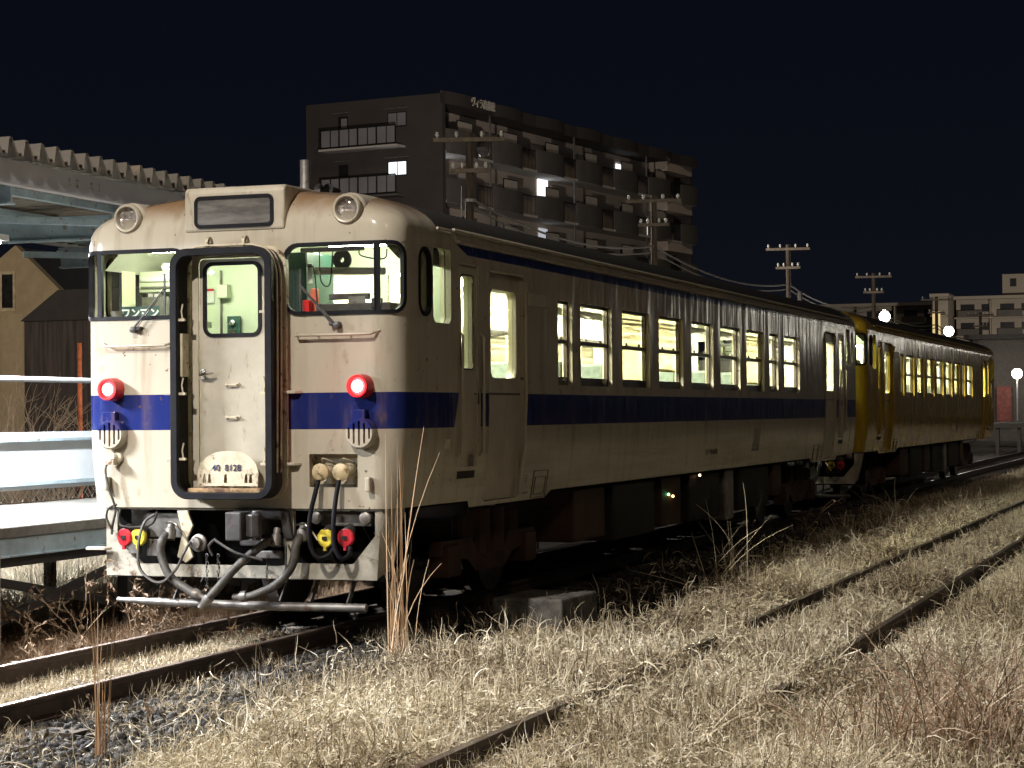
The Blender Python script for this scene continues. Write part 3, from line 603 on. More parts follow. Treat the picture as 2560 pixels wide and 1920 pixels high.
        bx(M['mint'], 'corner_pillar', -1.18, -1.02, .9, 1.2, 1.2, 3.1); bx(M['mint'], 'overhead_box', -1.32, -1.0, .75, 1.0, 2.84, 3.02); bx(M['steel'], 'box_slat', -1.30, -1.02, .735, .75, 2.87, 2.89); bx(M['white'], 'box_slat', -1.30, -1.02, .735, .75, 2.93, 2.97)
        bx(M['steel'], 'side_locker', -1.30, -1.04, .76, .9, 2.60, 2.80); bx(M['mint'], 'windscreen_shelf', -1.3, -.45, .06, .45, 2.50, 2.555)
        bx(M['mint'], 'switch_box', -.80, -.70, 1.2, 1.28, 2.80, 2.92)
    # ---- skirt and underframe
    q = MB(); om = lambda u, v_, o=0: fm(u, v_, o+.03)
    hole = [(-1.125, .985), (-1.125, .737), (-.90, .535), (.36, .535), (.42, .545), (.42, .985)]; hole2 = [(.50, .985), (.50, .56), (1.02, .56), (1.215, .79), (1.215, .985)]
    hole = dens(hole[::-1], .3); hole2 = dens(hole2, .3)
    panel(q, [(-1.23, .435), (1.30, .435), (SB+.12, .50), (SB+.12, 1.0), (-1.23, 1.0)], [hole, hole2], om, .08, .1, .04)
    q.build('skirt', M['skirtp'], root, smooth=40)
    MB().box(-1.35, 1.35, .35, .40, .40, 1.0).box(-1.3, 1.3, .4, 20.4, .98, 1.15).build('underframe', M['shade'], root)  # black front plate stands in for the shade behind the skirt opening
    q = MB(); q.tube([(-1.12, .02, .235), (-.7, -.02, .225), (.4, -.02, .215), (1.14, .02, .215)], [.018, .034, .036, .034], 12); q.build('guard_bar', M['steel'], root, smooth=60)
    for x in (-.62, -.42, .35, .62, .95): MB().beam((x, .08, .235), (x, .25, .44), .05, .012, (1, 0, 0)).build('guard_bracket', M['castiron'], root)
    # coupler
    q = MB(); q.box(-.10, .10, -.50, -.0, .80, .93).box(-.12, .02, -.64, -.46, .76, .99); q.prism([(.02, -.46), (.12, -.46), (.17, -.62), (.12, -.66), (.09, -.58), (.02, -.56)], lambda a, c_: (a, c_, .79), lambda a, c_: (a, c_, .97)); q.tube([(.10, -.52, .76), (.10, -.52, 1.0)], .04, 10); q.box(-.20, .24, -.36, -.26, .92, .99).beam((.24, -.3, .98), (.26, -.25, .76), .08, .05).box(-.30, .22, -.04, .04, .68, .74)
    q.v = [(x+.20, y+.28, z) for x, y, z in q.v]; q.build('coupler', M['castiron'], root, bevel=.018)
    for bb in ((.18, .40, -.02, .04, .60, .66), (-.9, -.56, .1, .2, .75, .95), (.7, 1.15, .12, .2, .86, .97), (-1.08, -.91, .18, .3, .8, .98)): MB().box(*bb).build('air_equipment', M['steel'], root, bevel=.008)
    q = MB(); q.prism([(-.55, .98), (-.45, .98), (-.40, .86), (-.46, .74), (-.40, .60), (-.47, .55), (-.55, .60), (-.50, .80)], lambda a, c_: (a, .0, c_), lambda a, c_: (a, .03, c_))
    q.build('coupler_bracket', M['cream3'], root, bevel=.006)
    for (pts, rad) in (([(-.60, -.02, .80), (-.635, -.09, .74), (-.64, -.10, .62), (-.55, -.12, .45), (-.35, -.14, .33), (-.27, -.15, .30)], .036), ([(.38, -.05, .76), (.30, -.12, .72), (.10, -.18, .55), (-.06, -.22, .37), (-.16, -.24, .26)], .034), ([(.60, -.02, .80), (.585, -.10, .72), (.55, -.12, .55), (.42, -.14, .40), (.22, -.16, .31), (.12, -.16, .30)], .036)):
        q = MB().tube(curve(pts, 8), rad, 10); ho = q.build('brake_hose', M['hoserub'], root, smooth=60)
        a, b_ = Vector(pts[0]), Vector(pts[-1]); dr = (b_-Vector(pts[-2])).normalized()
        MB().lathe(b_, dr, [(-.05, rad*1.25), (0, rad*1.25), (.02, rad*.8), (.07, rad*.75), (.075, 0)], 12).build('hose_coupling', M['steel'], ho, smooth=40); MB().lathe(a, (0, .3, 1), [(-.06, rad*1.3), (.03, rad*1.3), (.04, rad*.9), (.09, rad*.9)], 12).build('hose_coupling', M['steel'], ho, smooth=40)
    for x in (-.58, .60):
        MB().tube(curve([(x-.03, -.06, .88), (x+.06, -.10, .885), (x+.12, -.1, .83), (x+.17, -.1, .76)], 5), .010, 6).build('cock_handle', M['chrome'], root, smooth=60)
    for pts, rad in (([(-1.12, -.06, 1.40), (-1.165, -.09, 1.33), (-1.14, -.09, 1.18), (-1.10, -.08, 1.06), (-1.09, -.06, .98), (-1.13, -.04, .86), (-1.145, -.03, .78)], .011), ([(-1.07, -.07, 1.03), (-1.14, -.08, 1.0), (-1.17, -.07, .92), (-1.12, -.05, .80)], .010), ([(-.73, -.05, .95), (-.80, -.10, .88), (-.83, -.14, .70), (-.80, -.16, .50), (-.62, -.18, .40), (-.48, -.16, .50), (-.42, -.10, .66), (-.39, -.06, .73)], .013), ([(-1.09, .02, .99), (-1.07, -.02, .86), (-.9, -.03, .84), (-.77, -.02, .87), (-.73, 0, .97)], .009), ([(-.13, -.12, .76), (-.2, -.1, .7), (-.18, -.08, .62)], .011), ([(-.1, -.2, .76), (.1, -.22, .66), (.32, -.18, .60)], .012), ([(.44, -.02, .76), (.48, -.08, .7), (.47, -.06, .55), (.46, -.06, .42)], .009)):
        MB().tube(curve(pts, 8), rad, 6).build('cable', M['hoserub'], root, smooth=60)
    for pts in ([(.755, -.04, 1.235), (.74, -.08, 1.12), (.71, -.12, .92), (.72, -.13, .72), (.78, -.12, .62), (.86, -.08, .64), (.885, -.03, .70)], [(.935, -.04, 1.235), (.925, -.08, 1.10), (.92, -.12, .90), (.93, -.13, .72), (.98, -.12, .62), (1.03, -.08, .64), (1.03, -.04, .70)]):
        MB().tube(curve(pts, 8), .020, 8).build('jumper_cable', M['rubber'], root, smooth=60)
    for x, z, m_ in ((-1.035, .755, M['red']), (-.905, .758, M['yel']), (.80, .77, M['yel']), (.975, .775, M['red'])):
        q = MB().lathe((x, .0, z), (-.15, -1, -.05), [(-.02, .072), (.01, .077), (.022, .066), (.026, 0)], 20).lathe((x, .0, z), (-.15, -1, -.05), [(-.02, .072), (-.02, 0)], 20); q.box(x-.012, x+.012, -.03, -.01, z-.10, z-.07); jo = q.build('jumper_cap', m_, root, smooth=40)
        MB().box(x-.022, x+.018, -.034, -.026, z-.015, z+.015).build('tag', M['black'], jo); MB().lathe((x, .08, z+.06), (0, -1, -.3), [(0, .05), (.09, .045), (.1, .03)], 12).build('socket', M['castiron'], jo, smooth=40)
    for x in (.70, 1.13):
        MB().lathe((x, .06, .93), (0, -1, 0), [(0, .055), (.04, .05), (.05, .03), (.05, 0)], 14).build('pipe_flange', M['steel'], root, smooth=40)
    MB().lathe((-.36, .0, .715), (0, -1, 0), [(-.03, .075), (-.01, .072), (0, .05), (.05, .045), (.06, 0)], 20).build('air_cock', M['steel'], root, smooth=40)
    q = MB()
    for x in (-.235, -.13, .31):
        for k in range(10): q.lathe((x+random.uniform(-.006, .006), -.07, .62-k*.032), ((1, .2, 0) if k % 2 else (.2, 1, 0)), [(-.004, .012), (0, .018), (.004, .012)], 8)
    q.build('safety_chain', M['castiron'], root)
    MB().box(-1.0, -.9, -.01, .05, .62, .72).build('air_pipe_bracket', M['steel'], root, bevel=.004); MB().box(-.86, -.72, .05, .1, .6, .74).build('air_pipe_bracket', M['steel'], root, bevel=.004)
    MB().lathe((-1.10, -.0, 1.415), (-.3, -1, .1), [(0, .06), (.02, .055), (.03, .035), (.07, .03), (.08, 0)], 16).box(-1.17, -1.08, -.11, -.04, 1.36, 1.41).build('jumper_plug', M['cream3'], root, smooth=40)
    # bogies
    for by in (3.2, 17.6):
        q = MB()
        for s_ in (-1, 1):
            x = s_*.98; q.prism([(-1.3, .50), (-1.25, .62), (-.5, .62), (-.35, .45), (.35, .45), (.5, .62), (1.25, .62), (1.3, .50), (.6, .42), (.4, .3), (-.4, .3), (-.6, .42)], lambda a, c_: (x-.05, by+a, c_), lambda a, c_: (x+.05, by+a, c_))
            for a in (-1.05, 1.05): q.box(x-.09, x+.09, by+a-.16, by+a+.16, .30, .58); q.lathe((x, by+a*.6, .62), (0, 0, 1), [(0, .1), (.2, .1)], 12)
            q.lathe((x, by-.2, .45), (0, 0, 1), [(0, .11), (.42, .11)], 12); q.lathe((x, by+.2, .45), (0, 0, 1), [(0, .11), (.42, .11)], 12)
        q.box(-.9, .9, by-.2, by+.2, .5, .75); bo = q.build('bogie', M['brownbox'], root)
        for a in (-1.05, 1.05):
            q = MB()
            for s_ in (-1, 1): q.lathe((s_*.60, by+a, .43), (-s_, 0, 0), [(-.04, .05), (-.04, .2), (-.05, .38), (-.05, .43), (.06, .435), (.07, .46), (.09, .46), (.09, .1)], 32)
            q.tube([(-.9, by+a, .43), (.9, by+a, .43)], .07, 12); q.build('wheelset', M['castiron'], bo, smooth=40)
    for y0, y1, z0, m_ in ((5.1, 6.2, .42, 'brownbox'), (6.5, 8.2, .35, 'under'), (8.5, 9.4, .4, 'brownbox'), (9.8, 11.4, .38, 'under'), (11.7, 12.2, .3, 'steel'), (12.5, 14.4, .4, 'under'), (14.7, 15.3, .5, 'brownbox')):
        MB().box(-1.25, 1.25, y0, y1, z0, .97).build('equipment_box', M[m_], root, bevel=.02)

def ribbon(mp, u0, u1, v0, v1, o0, o1):
    vs = [mp(u, v_, o) for o in (o0, o1) for u, v_ in ((u0, v0), (u1, v0), (u1, v1), (u0, v1))]
    return vs, [(0, 1, 2, 3), (0, 4, 5, 1), (2, 6, 7, 3), (1, 5, 6, 2), (0, 3, 7, 4)]

car = empty('railcar', (0, 0, 0)); make_car(car)
tag(car, 'cream diesel railcar with blue stripes and red tail lamps, number 40 8128, nearest the camera', 'railcar', 'two coupled diesel railcars')
car2 = copy_tree(car, None, {M['cream']: M['yellow'], M['cream2']: M['yellow2'], M['cream3']: M['yellow3']}); car2.location = (0, 21.65, 0)
for o in list(car2.children_recursive):   # its own number cannot be read in the photograph
    if o.name.startswith(('side_number', 'car_number')): bpy.data.objects.remove(o)
tag(car2, 'yellow diesel railcar coupled behind the cream one with the blue stripes', 'railcar', 'two coupled diesel railcars')
# small pilot lamps on the underframe equipment
for x, y, z, c in ((1.27, 8.75, .77, (.25, 1, .35)), (1.27, 8.95, .74, (1, .55, .15)), (1.30, 10.15, .955, (1, .6, .3))):
    nm = 'pilot_lamp'; MB().ball((x, y, z), .016, 8, 6).build(nm, emis('pilot_%d' % int(y*100), c, 9), car)
# things left in the cab
s = MB().box(-.17, .17, -.012, .012, 0, .118).build('one_man_sign', M['sign']); s.location = (-.985, .19, 2.566); s.rotation_euler = (0, 0, .05)
tag(s, 'dark green sign reading ワンマン standing behind the left windscreen', 'sign')
text('lettering', 'ワンマン', .088, M['white'], s, (0, -.0135, .057), (PI/2, 0, 0), bold=.003)
b = MB().lathe((0, 0, 0), (0, 0, 1), [(0, 0), (0, .048), (.09, .066), (.092, .06), (.01, .044), (.01, 0)], 20).build('bucket', M['steel'], smooth=40); b.location = (-1.2, .19, 2.556)
tag(b, 'small grey metal bucket beside the green sign behind the left windscreen', 'bucket')

# ------------------------------------------------------------------ tracks
def height(x, y):
    x = np.asarray(x, float); y = np.asarray(y, float)
    h = -.20+.025*np.sin(x*1.7+y*.6)+.02*np.sin(y*1.3-x*2.1)+.015*np.sin(x*5.1)*np.sin(y*4.3)
    h = h-.12*np.clip((-x-1.7)/1.2, 0, 1)-.15*np.clip((-x-3)/6, 0, 1)
    bed = np.exp(-(x/1.3)**4); h = h*(1-bed)+(-.19)*bed
    bed = np.exp(-((x-4.34)/1.1)**4); h = h*(1-bed)+(-.14)*bed
    d = np.hypot(x-7.7, y+15); h = np.where(d < 7, np.minimum(h, -.2), h)
    return h
def rail_mesh(mb, x, y0, y1, top=0.0):
    pr = [(-.06, -.15), (.06, -.15), (.06, -.138), (.012, -.12), (.009, -.04), (.032, -.03), (.0325, -.006), (.026, 0), (-.026, 0), (-.0325, -.006), (-.032, -.03), (-.009, -.04), (-.012, -.12), (-.06, -.138)]
    mb.prism(pr, lambda a, c: (x+a, y0, top+c), lambda a, c: (x+a, y1, top+c))
def track(cx, y0, y1, label, top=0.0, ys=None):
    t = empty('railway_track', (cx, 0, 0)); tag(t, label, 'railway track', 'railway tracks of the yard')
    for x in (-.565, .565):
        q = MB(); rail_mesh(q, x, y0, y1, top); r = q.build('rail', M['rail'], t)
        q = MB(); q.box(x-.026, x+.026, y0, y1, top-.002, top+.003); q.build('rail_head', M['railtop'], r)
    q = MB(); y = y0+.2
    while y < min(y1, 60):
        q.box(-1.05, 1.05, y-.1, y+.1, top-.30, top-.152); y += .65
    q.build('sleepers', M['sleeper'], t)
    return t
track(0, -16, 160, 'rusty railway track the two railcars stand on, nearest the platform')
track(4.342, -14, 160, 'disused railway track half buried in dry grass beside the railcars', -.02)

# ------------------------------------------------------------------ ground
def soil():
    m, N, b = mk('dark_soil')
    f = N.noise(1.3, detail=8); g = N.noise(28, detail=6, rough=.8)
    c = N.mix(N.ramp(f, .35, .65), (.018, .013, .010), (.045, .034, .024)); c = N.mix(N.ramp(g, .52, .74), c, (.12, .095, .065))
    N.l.new(c, b.inputs['Base Color']); b.inputs['Roughness'].default_value = .95
    bn = N.n.new('ShaderNodeBump'); bn.inputs['Strength'].default_value = .9; bn.inputs['Distance'].default_value = .03
    N.l.new(N.noise(34, detail=5, rough=.7), bn.inputs['Height']); N.l.new(bn.outputs[0], b.inputs['Normal']); return m
M['soil'] = soil()
xs = np.unique(np.concatenate([np.linspace(-400, -14, 20), np.arange(-14, 14, .22), np.linspace(14, 400, 20)]))
ys = np.unique(np.concatenate([np.linspace(-60, -18, 8), np.arange(-18, 30, .22), np.linspace(30, 90, 60), np.linspace(90, 900, 20)]))
X, Y = np.meshgrid(xs, ys, indexing='ij'); Z = height(X, Y)
nx, ny = len(xs), len(ys); V = np.stack([X, Y, Z], -1).reshape(-1, 3)
I = (np.arange(nx-1)[:, None]*ny+np.arange(ny-1)[None]).reshape(-1); Fq = np.stack([I, I+ny, I+ny+1, I+1], 1)
def np_mesh(name, V, F, m, smooth=False, tint=None):
    me = bpy.data.meshes.new(name); k = F.shape[1]
    me.vertices.add(len(V)); me.vertices.foreach_set('co', V.astype(np.float32).ravel())
    me.loops.add(F.size); me.loops.foreach_set('vertex_index', F.astype(np.int32).ravel())
    me.polygons.add(len(F)); me.polygons.foreach_set('loop_start', np.arange(0, F.size, k, dtype=np.int32))
    if tint is not None: a = me.attributes.new('tint', 'FLOAT', 'POINT'); a.data.foreach_set('value', tint.astype(np.float32))
    me.update(calc_edges=True)
    if smooth: me.polygons.foreach_set('use_smooth', np.ones(len(F), bool))
    me.materials.append(m); o = bpy.data.objects.new(name, me); COL.objects.link(o); return o
g = np_mesh('ground', V, Fq, M['soil'], True); tag(g, None, None, kind='structure')

def tintmat(name, c0, c1, c2, rough=.7, trans=0):
    m, N, b = mk(name); a = N.n.new('ShaderNodeAttribute'); a.attribute_name = 'tint'
    c = N.mix(N.ramp(a.outputs['Fac'], 0, .55), c0, c1); c = N.mix(N.ramp(a.outputs['Fac'], .6, 1), c, c2)
    N.l.new(c, b.inputs['Base Color']); b.inputs['Roughness'].default_value = rough; b.inputs['Specular IOR Level'].default_value = .3
    return m
M['stone'] = tintmat('ballast_stone', (.016, .015, .016), (.045, .042, .040), (.17, .14, .11), .8)
M['grass'] = tintmat('dry_grass', (.14, .10, .06), (.66, .57, .41), (.95, .89, .72), .6)
M['straw'] = tintmat('brown_straw', (.07, .04, .025), (.20, .13, .08), (.40, .31, .21), .65)
M['redgrass'] = tintmat('reddish_grass', (.22, .14, .10), (.42, .29, .20), (.80, .68, .54), .6); M['reed'] = tintmat('reed_straw', (.36, .20, .11), (.62, .43, .27), (.75, .6, .42), .6)
M['twig'] = tintmat('twig', (.10, .07, .05), (.24, .17, .11), (.38, .28, .18), .8)

# ballast stones
phi = (1+5**.5)/2
ico = np.array([(-1, phi, 0), (1, phi, 0), (-1, -phi, 0), (1, -phi, 0), (0, -1, phi), (0, 1, phi), (0, -1, -phi), (0, 1, -phi), (phi, 0, -1), (phi, 0, 1), (-phi, 0, -1), (-phi, 0, 1)])/1.9
icf = np.array([(0, 11, 5), (0, 5, 1), (0, 1, 7), (0, 7, 10), (0, 10, 11), (1, 5, 9), (5, 11, 4), (11, 10, 2), (10, 7, 6), (7, 1, 8), (3, 9, 4), (3, 4, 2), (3, 2, 6), (3, 6, 8), (3, 8, 9), (4, 9, 5), (2, 4, 11), (6, 2, 10), (8, 6, 7), (9, 8, 1)])
def stones(name, n, xr, yr, s0, s1, keep=None, label=None):
    x = RNG.uniform(*xr, n); y = RNG.uniform(*yr, n)
    if keep is not None: k = keep(x, y); x, y = x[k], y[k]
    n = len(x); s = RNG.uniform(s0, s1, n); v = ico[None]*(1+RNG.uniform(-.32, .32, (n, 12, 1)))*s[:, None, None]*RNG.uniform(.6, 1.2, (n, 1, 3))
    a = RNG.uniform(0, 6.28, n); c, sn = np.cos(a)[:, None], np.sin(a)[:, None]
    vx = v[:, :, 0]*c-v[:, :, 1]*sn; vy = v[:, :, 0]*sn+v[:, :, 1]*c
    P_ = np.stack([vx+x[:, None], vy+y[:, None], v[:, :, 2]+(height(x, y)+RNG.uniform(-.2, .9, n)*s)[:, None]], -1).reshape(-1, 3)
    F_ = (icf[None]+(np.arange(n)*12)[:, None, None]).reshape(-1, 3)
    return tag(np_mesh(name, P_, F_, M['stone'], tint=np.repeat(RNG.beta(1.6, 3, n), 12)), label, 'gravel', kind='stuff')
bx_ = np.array([-7, -5.0, -3.0, -2.1, -1.5, -.2, .9, 2.0, 3.3, 5.7, 12.9, 25, 80]); bv_ = np.array([2.35, 2.25, 1.85, 1.85, 1.9, 1.85, 1.95, 2.35, 2.75, 2.45, 2.0, 1.4, 1.3])
edge = lambda y: np.interp(y, bx_, bv_)
stones('ballast', 26000, (.62, 2.6), (-7, 3.5), .016, .042, lambda x, y: (x < edge(y)+.25), 'grey broken ballast stones beside the near rail')
stones('ballast', 9000, (.62, 2.4), (3.5, 20), .02, .05, lambda x, y: (x < edge(y)+.25), 'grey ballast stones in the shadow beside the railcars')
stones('ballast', 6000, (-2.2, .5), (-7, 2.0), .014, .035, lambda x, y: RNG.uniform(0, 1, len(x)) < .55, 'small stones between the rails in front of the train')

# ---- grass blades as curved ribbons
def blades(name, x, y, hgt, wid, curl, m, lean=.5, seg=5, z0=None, tint=None, spread=1.0, droop=.6, vc=.35, wind=0):
    n = len(x); a = RNG.uniform(0, 2*PI, n)
    if wind: k = RNG.uniform(0, 1, n) < wind; a = np.where(k, .35+RNG.integers(0, 2, n)*PI+RNG.normal(0, .55, n), a)
    el = RNG.uniform(*lean, n) if isinstance(lean, tuple) else PI/2-np.abs(RNG.normal(0, lean, n)); L = hgt*RNG.uniform(.5, 1.25, n)/seg
    px, py = x.copy(), y.copy(); pz = (height(x, y) if z0 is None else z0)-.01
    cr = RNG.normal(0, curl, n); cr2 = RNG.normal(0, curl*vc, n)-droop/seg*RNG.uniform(0, 1.6, n); wa = a+PI/2+RNG.normal(0, .5, n)
    P_ = np.empty((n, seg+1, 2, 3)); ro = RNG.uniform(.25, 1.25, n)*np.sign(RNG.normal(0, 1, n)); cr_, sr_ = np.cos(ro), np.sin(ro)
    for i in range(seg+1):
        wv = wid*(1-.8*(i/seg)**1.5)/2; ox, oy, oz = np.cos(wa)*wv*cr_, np.sin(wa)*wv*cr_, wv*sr_
        P_[:, i, 0] = np.stack([px-ox, py-oy, pz-oz], -1); P_[:, i, 1] = np.stack([px+ox, py+oy, pz+oz], -1)
        px = px+np.cos(a)*np.cos(el)*L*spread; py = py+np.sin(a)*np.cos(el)*L*spread; pz = pz+np.sin(el)*L
        el = el+cr2; a = a+cr
    g0 = height(px, py)-.01 if z0 is None else None
    base = np.arange(n)[:, None]*(seg+1)*2+np.arange(seg)[None]*2
    F_ = np.stack([base, base+1, base+3, base+2], -1).reshape(-1, 4)
    t = RNG.beta(2.2, 2.2, n) if tint is None else tint
    return np_mesh(name, P_.reshape(-1, 3), F_, m, tint=np.repeat(t, (seg+1)*2))
def field(n, xr, yr, fn, pw=1.3):
    x = RNG.uniform(*xr, n*3); y = RNG.uniform(*yr, n*3); d = np.hypot(x-7.7, y+15); p = fn(x, y)*(11/d)**pw
    k = RNG.uniform(0, 1, n*3) < p; return x[k], y[k], d[k]
def vnoise(x, y, s, seed=0):
    r = np.random.default_rng(seed); g_ = r.uniform(0, 1, (128, 128)); u = x/s+40; v = y/s+40; i = np.floor(u).astype(int); j = np.floor(v).astype(int); fu = u-i; fv = v-j
    fu = fu*fu*(3-2*fu); fv = fv*fv*(3-2*fv); q = lambda a, b: g_[a % 128, b % 128]
    return (q(i, j)*(1-fu)+q(i+1, j)*fu)*(1-fv)+(q(i, j+1)*(1-fu)+q(i+1, j+1)*fu)*fv
HIDE_A = [(-3.3, -.2), (.6, 1.6)]; HIDE_B = [(-9, -2.6), (-1.9, -.2)]
def gmask(x, y):
    m = np.clip((x-edge(y))/.25+.35, 0, 1); m = np.where(x < edge(y)-.1, .035, m)
    for rx in (4.342-.565, 4.342+.565):
        near = np.clip((1.0-y)/7, 0, 1)           # rails sink into the grass close by
        m = np.where((x > rx-.05) & (x < rx+.035), .18*near*(vnoise(x, y, .6, 5) > .45)+.02, m)
        m = np.where((x >= rx+.035) & (x < rx+.16), m*(.12+.75*near*(vnoise(x, y, .5, 3) > .5)), m)
    for rx, segs in ((3.777, HIDE_A), (4.907, HIDE_B)):
        for a, b in segs: m = np.where((np.abs(x-rx-.02) < .15) & (y > a) & (y < b), np.maximum(m, 1.0), m)
    return m*(.12+1.1*vnoise(x, y, .8, 1))
x, y, d = field(290000, (1.2, 8.8), (-7, 26), gmask)
hide = np.zeros(len(x))
for rx, segs in ((3.777, HIDE_A), (4.907, HIDE_B)):
    for a, b in segs: hide = np.maximum(hide, np.exp(-((x-rx-.03)/.16)**2)*np.clip((y-a)/.25, 0, 1)*np.clip((b-y)/.25, 0, 1))
near_r = np.maximum(np.exp(-((x-3.777-.1)/.3)**2), np.exp(-((x-4.907-.1)/.3)**2))
hh = (.09+.09*vnoise(x, y, .7, 2)+.05*vnoise(x, y, .25, 4))*(1-.68*near_r*(1-hide))+.05*hide
tt = np.clip(.12+.75*vnoise(x, y, .9, 8)+RNG.normal(0, .30, len(x)), 0, 1)
tag(blades('dry_grass', x, y, hh*1.75, .0086*(d/11)**.7*RNG.uniform(.45, 1.4, len(x)), .62, M['grass'], lean=(-.4, .95), tint=tt, droop=.9, seg=7, vc=.75, wind=.6, z0=height(x, y)+.01+hh*RNG.uniform(0, .8, len(x))), 'straw coloured dry grass covering the yard around the disused track', 'grass', kind='stuff')
x, y, d = field(60000, (1.2, 9), (26, 100), lambda x, y: np.where((np.abs(x-3.777) < .07) | (np.abs(x-4.907) < .07) | (x < edge(y)), .02, 1.0)*6, 1.3)
tag(blades('dry_grass', x, y, np.full(len(x), .17), .012*(d/40), .5, M['grass'], lean=.6, seg=3), 'distant dry grass along the disused track', 'grass', kind='stuff')
x, y, d = field(9000, (1.7, 8.8), (-7, 26), lambda x, y: (x > edge(y)+.1)*(vnoise(x, y, .9, 21) > .45)*1.0)
tag(blades('long_dry_grass', x, y, np.full(len(x), .34), .0065*(d/11)**.7, .16, M['grass'], lean=(.1, 1.2), tint=np.clip(RNG.normal(.6, .25, len(x)), 0, 1), droop=1.3, seg=8, vc=.5, wind=.5), 'long bent straw blades lying over the shorter dry grass', 'grass', kind='stuff')
# short straw litter between and left of the rails ahead of the train
x, y, d = field(22000, (-.53, .50), (-8, 1.6), lambda x, y: (vnoise(x, y, .5, 9) > .38)*1.0+.08, .2)
tag(blades('straw_litter', x, y, np.full(len(x), .12), .0065, .8, M['grass'], lean=(-.1, .5), seg=5, vc=.4, z0=height(x, y)+.03), 'flattened straw between the rails in front of the train', 'dead grass', kind='stuff')
x, y, d = field(60000, (-3.2, -.62), (-7, 7), lambda x, y: np.clip((-.62-x)/.25+.2, 0, 1)*(.35+.65*(vnoise(x, y, .45, 12) > .4)), .2)
tag(blades('brown_weeds', x, y, .09+.14*vnoise(x, y, .5, 13), .004, .7, M['straw'], lean=.9, seg=5), 'tangled brown weeds under the platform edge', 'weeds', kind='stuff')
x, y, d = field(15000, (-10, -3.2), (-2, 14), lambda x, y: .9+0*x, .2)
tag(blades('dry_grass', x, y, .35+.3*vnoise(x, y, .8, 14), .009, .4, M['grass'], lean=.4, seg=5), 'tall dry grass growing beneath and behind the platform', 'grass', kind='stuff')
x, y, d = field(8000, (.66, 2.1), (-7, 3), lambda x, y: (x > .66)*(vnoise(x, y, .45, 15) > .52)*1.0, .2)
tag(blades('dry_grass', x, y, np.full(len(x), .16), .006, .6, M['grass'], lean=(0, .8), seg=6, vc=.6, z0=height(x, y)+.03), 'scattered dry blades on the ballast', 'grass', kind='stuff')

# ---- single clumps
def clump(name, cx, cy_, n, rad, h, wid, m, label, cat, lean=.15, curl=.08, droop=.2, group=None, tint=None, seg=7, vc=.35):
    x = cx+RNG.normal(0, rad, n); y = cy_+RNG.normal(0, rad, n)
    o = blades(name, x, y, np.full(n, h), wid, curl, m, lean=lean, seg=seg, droop=droop, tint=tint, vc=vc); tag(o, label, cat, group); return o
clump('dry_reed_clump', 1.47, -.14, 34, .05, 1.5, .016, M['reed'], 'tall upright clump of dry reeds at the front corner of the railcar', 'reeds', lean=.06, curl=.06, vc=1, droop=.12, tint=np.full(34, .62)+RNG.normal(0, .15, 34))
clump('dry_reed_clump', 1.47, -.14, 120, .13, .26, .006, M['grass'], 'short straw tuft around the foot of the tall reeds', 'grass tuft', lean=.6, curl=.4)
clump('dry_reed_clump', 1.66, -4.9, 22, .028, .82, .011, M['reed'], 'thin brown reed clump rising from the ballast at the lower left', 'reeds', lean=.035, curl=.02, droop=.02, tint=np.full(22, .45)+RNG.normal(0, .15, 22))
clump('dry_grass_tuft', 1.75, -2.9, 42, .07, .42, .006, M['grass'], 'splayed straw tuft standing alone on the ballast stones', 'grass tuft', lean=.55, curl=.08, droop=.25)
clump('arching_grass_clump', 2.55, 6.6, 22, .10, 1.05, .016, M['grass'], 'arching grass stems with drooping tips at the edge of the train shadow', 'grass clump', lean=.5, curl=.06, droop=.8, tint=np.full(22, .6))
clump('arching_grass_clump', 2.45, 6.2, 12, .08, 1.3, .013, M['grass'], 'long low grass blades bending towards the concrete block', 'grass clump', lean=.9, curl=.05, droop=.9, tint=np.full(12, .6))
clump('seedhead_stalk', 2.35, 14.5, 6, .05, .62, .012, M['straw'], 'small stiff stalks by the shadow behind the bare sapling', 'weed', lean=.12)
clump('silvery_grass_clump', 2.2, 19.5, 26, .12, 1.0, .012, M['grass'], 'dim drooping grass clump in the dark below the far railcar', 'grass clump', lean=.35, curl=.06, droop=1.0)
for i, (cx, cy_, n, h, lab) in enumerate(((6.25, -3.9, 260, .85, 'large reddish brown grass clump at the lower right corner'), (5.75, -4.1, 110, .55, 'reddish grass tuft left of the large clump at the lower right'), (6.55, -3.0, 170, .75, 'reddish grass clump at the right edge above the large one'))):
    clump('red_grass_clump', cx, cy_, n, .24, h, .010, M['redgrass'], lab, 'grass clump', lean=.42, curl=.10, droop=1.0, group='reddish grass clumps')
for i in range(16):
    cx, cy_ = [(2.9, -1.2), (3.4, .4), (2.6, .9), (4.2, 2.2), (5.4, 1.0), (3.2, -3.2), (2.55, -3.4), (5.5, 4.6), (3.0, 3.6), (4.4, -1.4), (2.2, -.6), (3.9, 5.2), (2.0, 1.3), (2.75, 1.6), (5.1, -1.0), (2.35, 10)][i]
    clump('dry_grass_tuft', cx, cy_, 16, .06, .34, .005, M['grass'], 'thin straw stems standing above the grass, tuft %s' % ['left of the near rail', 'by the near rail', 'in front of the concrete block', 'between the two rusty rails', 'right of the far rail', 'at the bottom of the near rail', 'at the bottom left of the grass', 'on the right beyond the far rail', 'behind the concrete block', 'between the rails near the bottom', 'at the edge of the ballast', 'between the rails towards the yellow railcar', 'beside the concrete block', 'between the block and the near rail', 'near the reddish clumps', 'in the shadow under the far windows'][i], 'grass tuft', lean=.28, curl=.12, droop=.3, group='thin tufts rising from the dry grass')

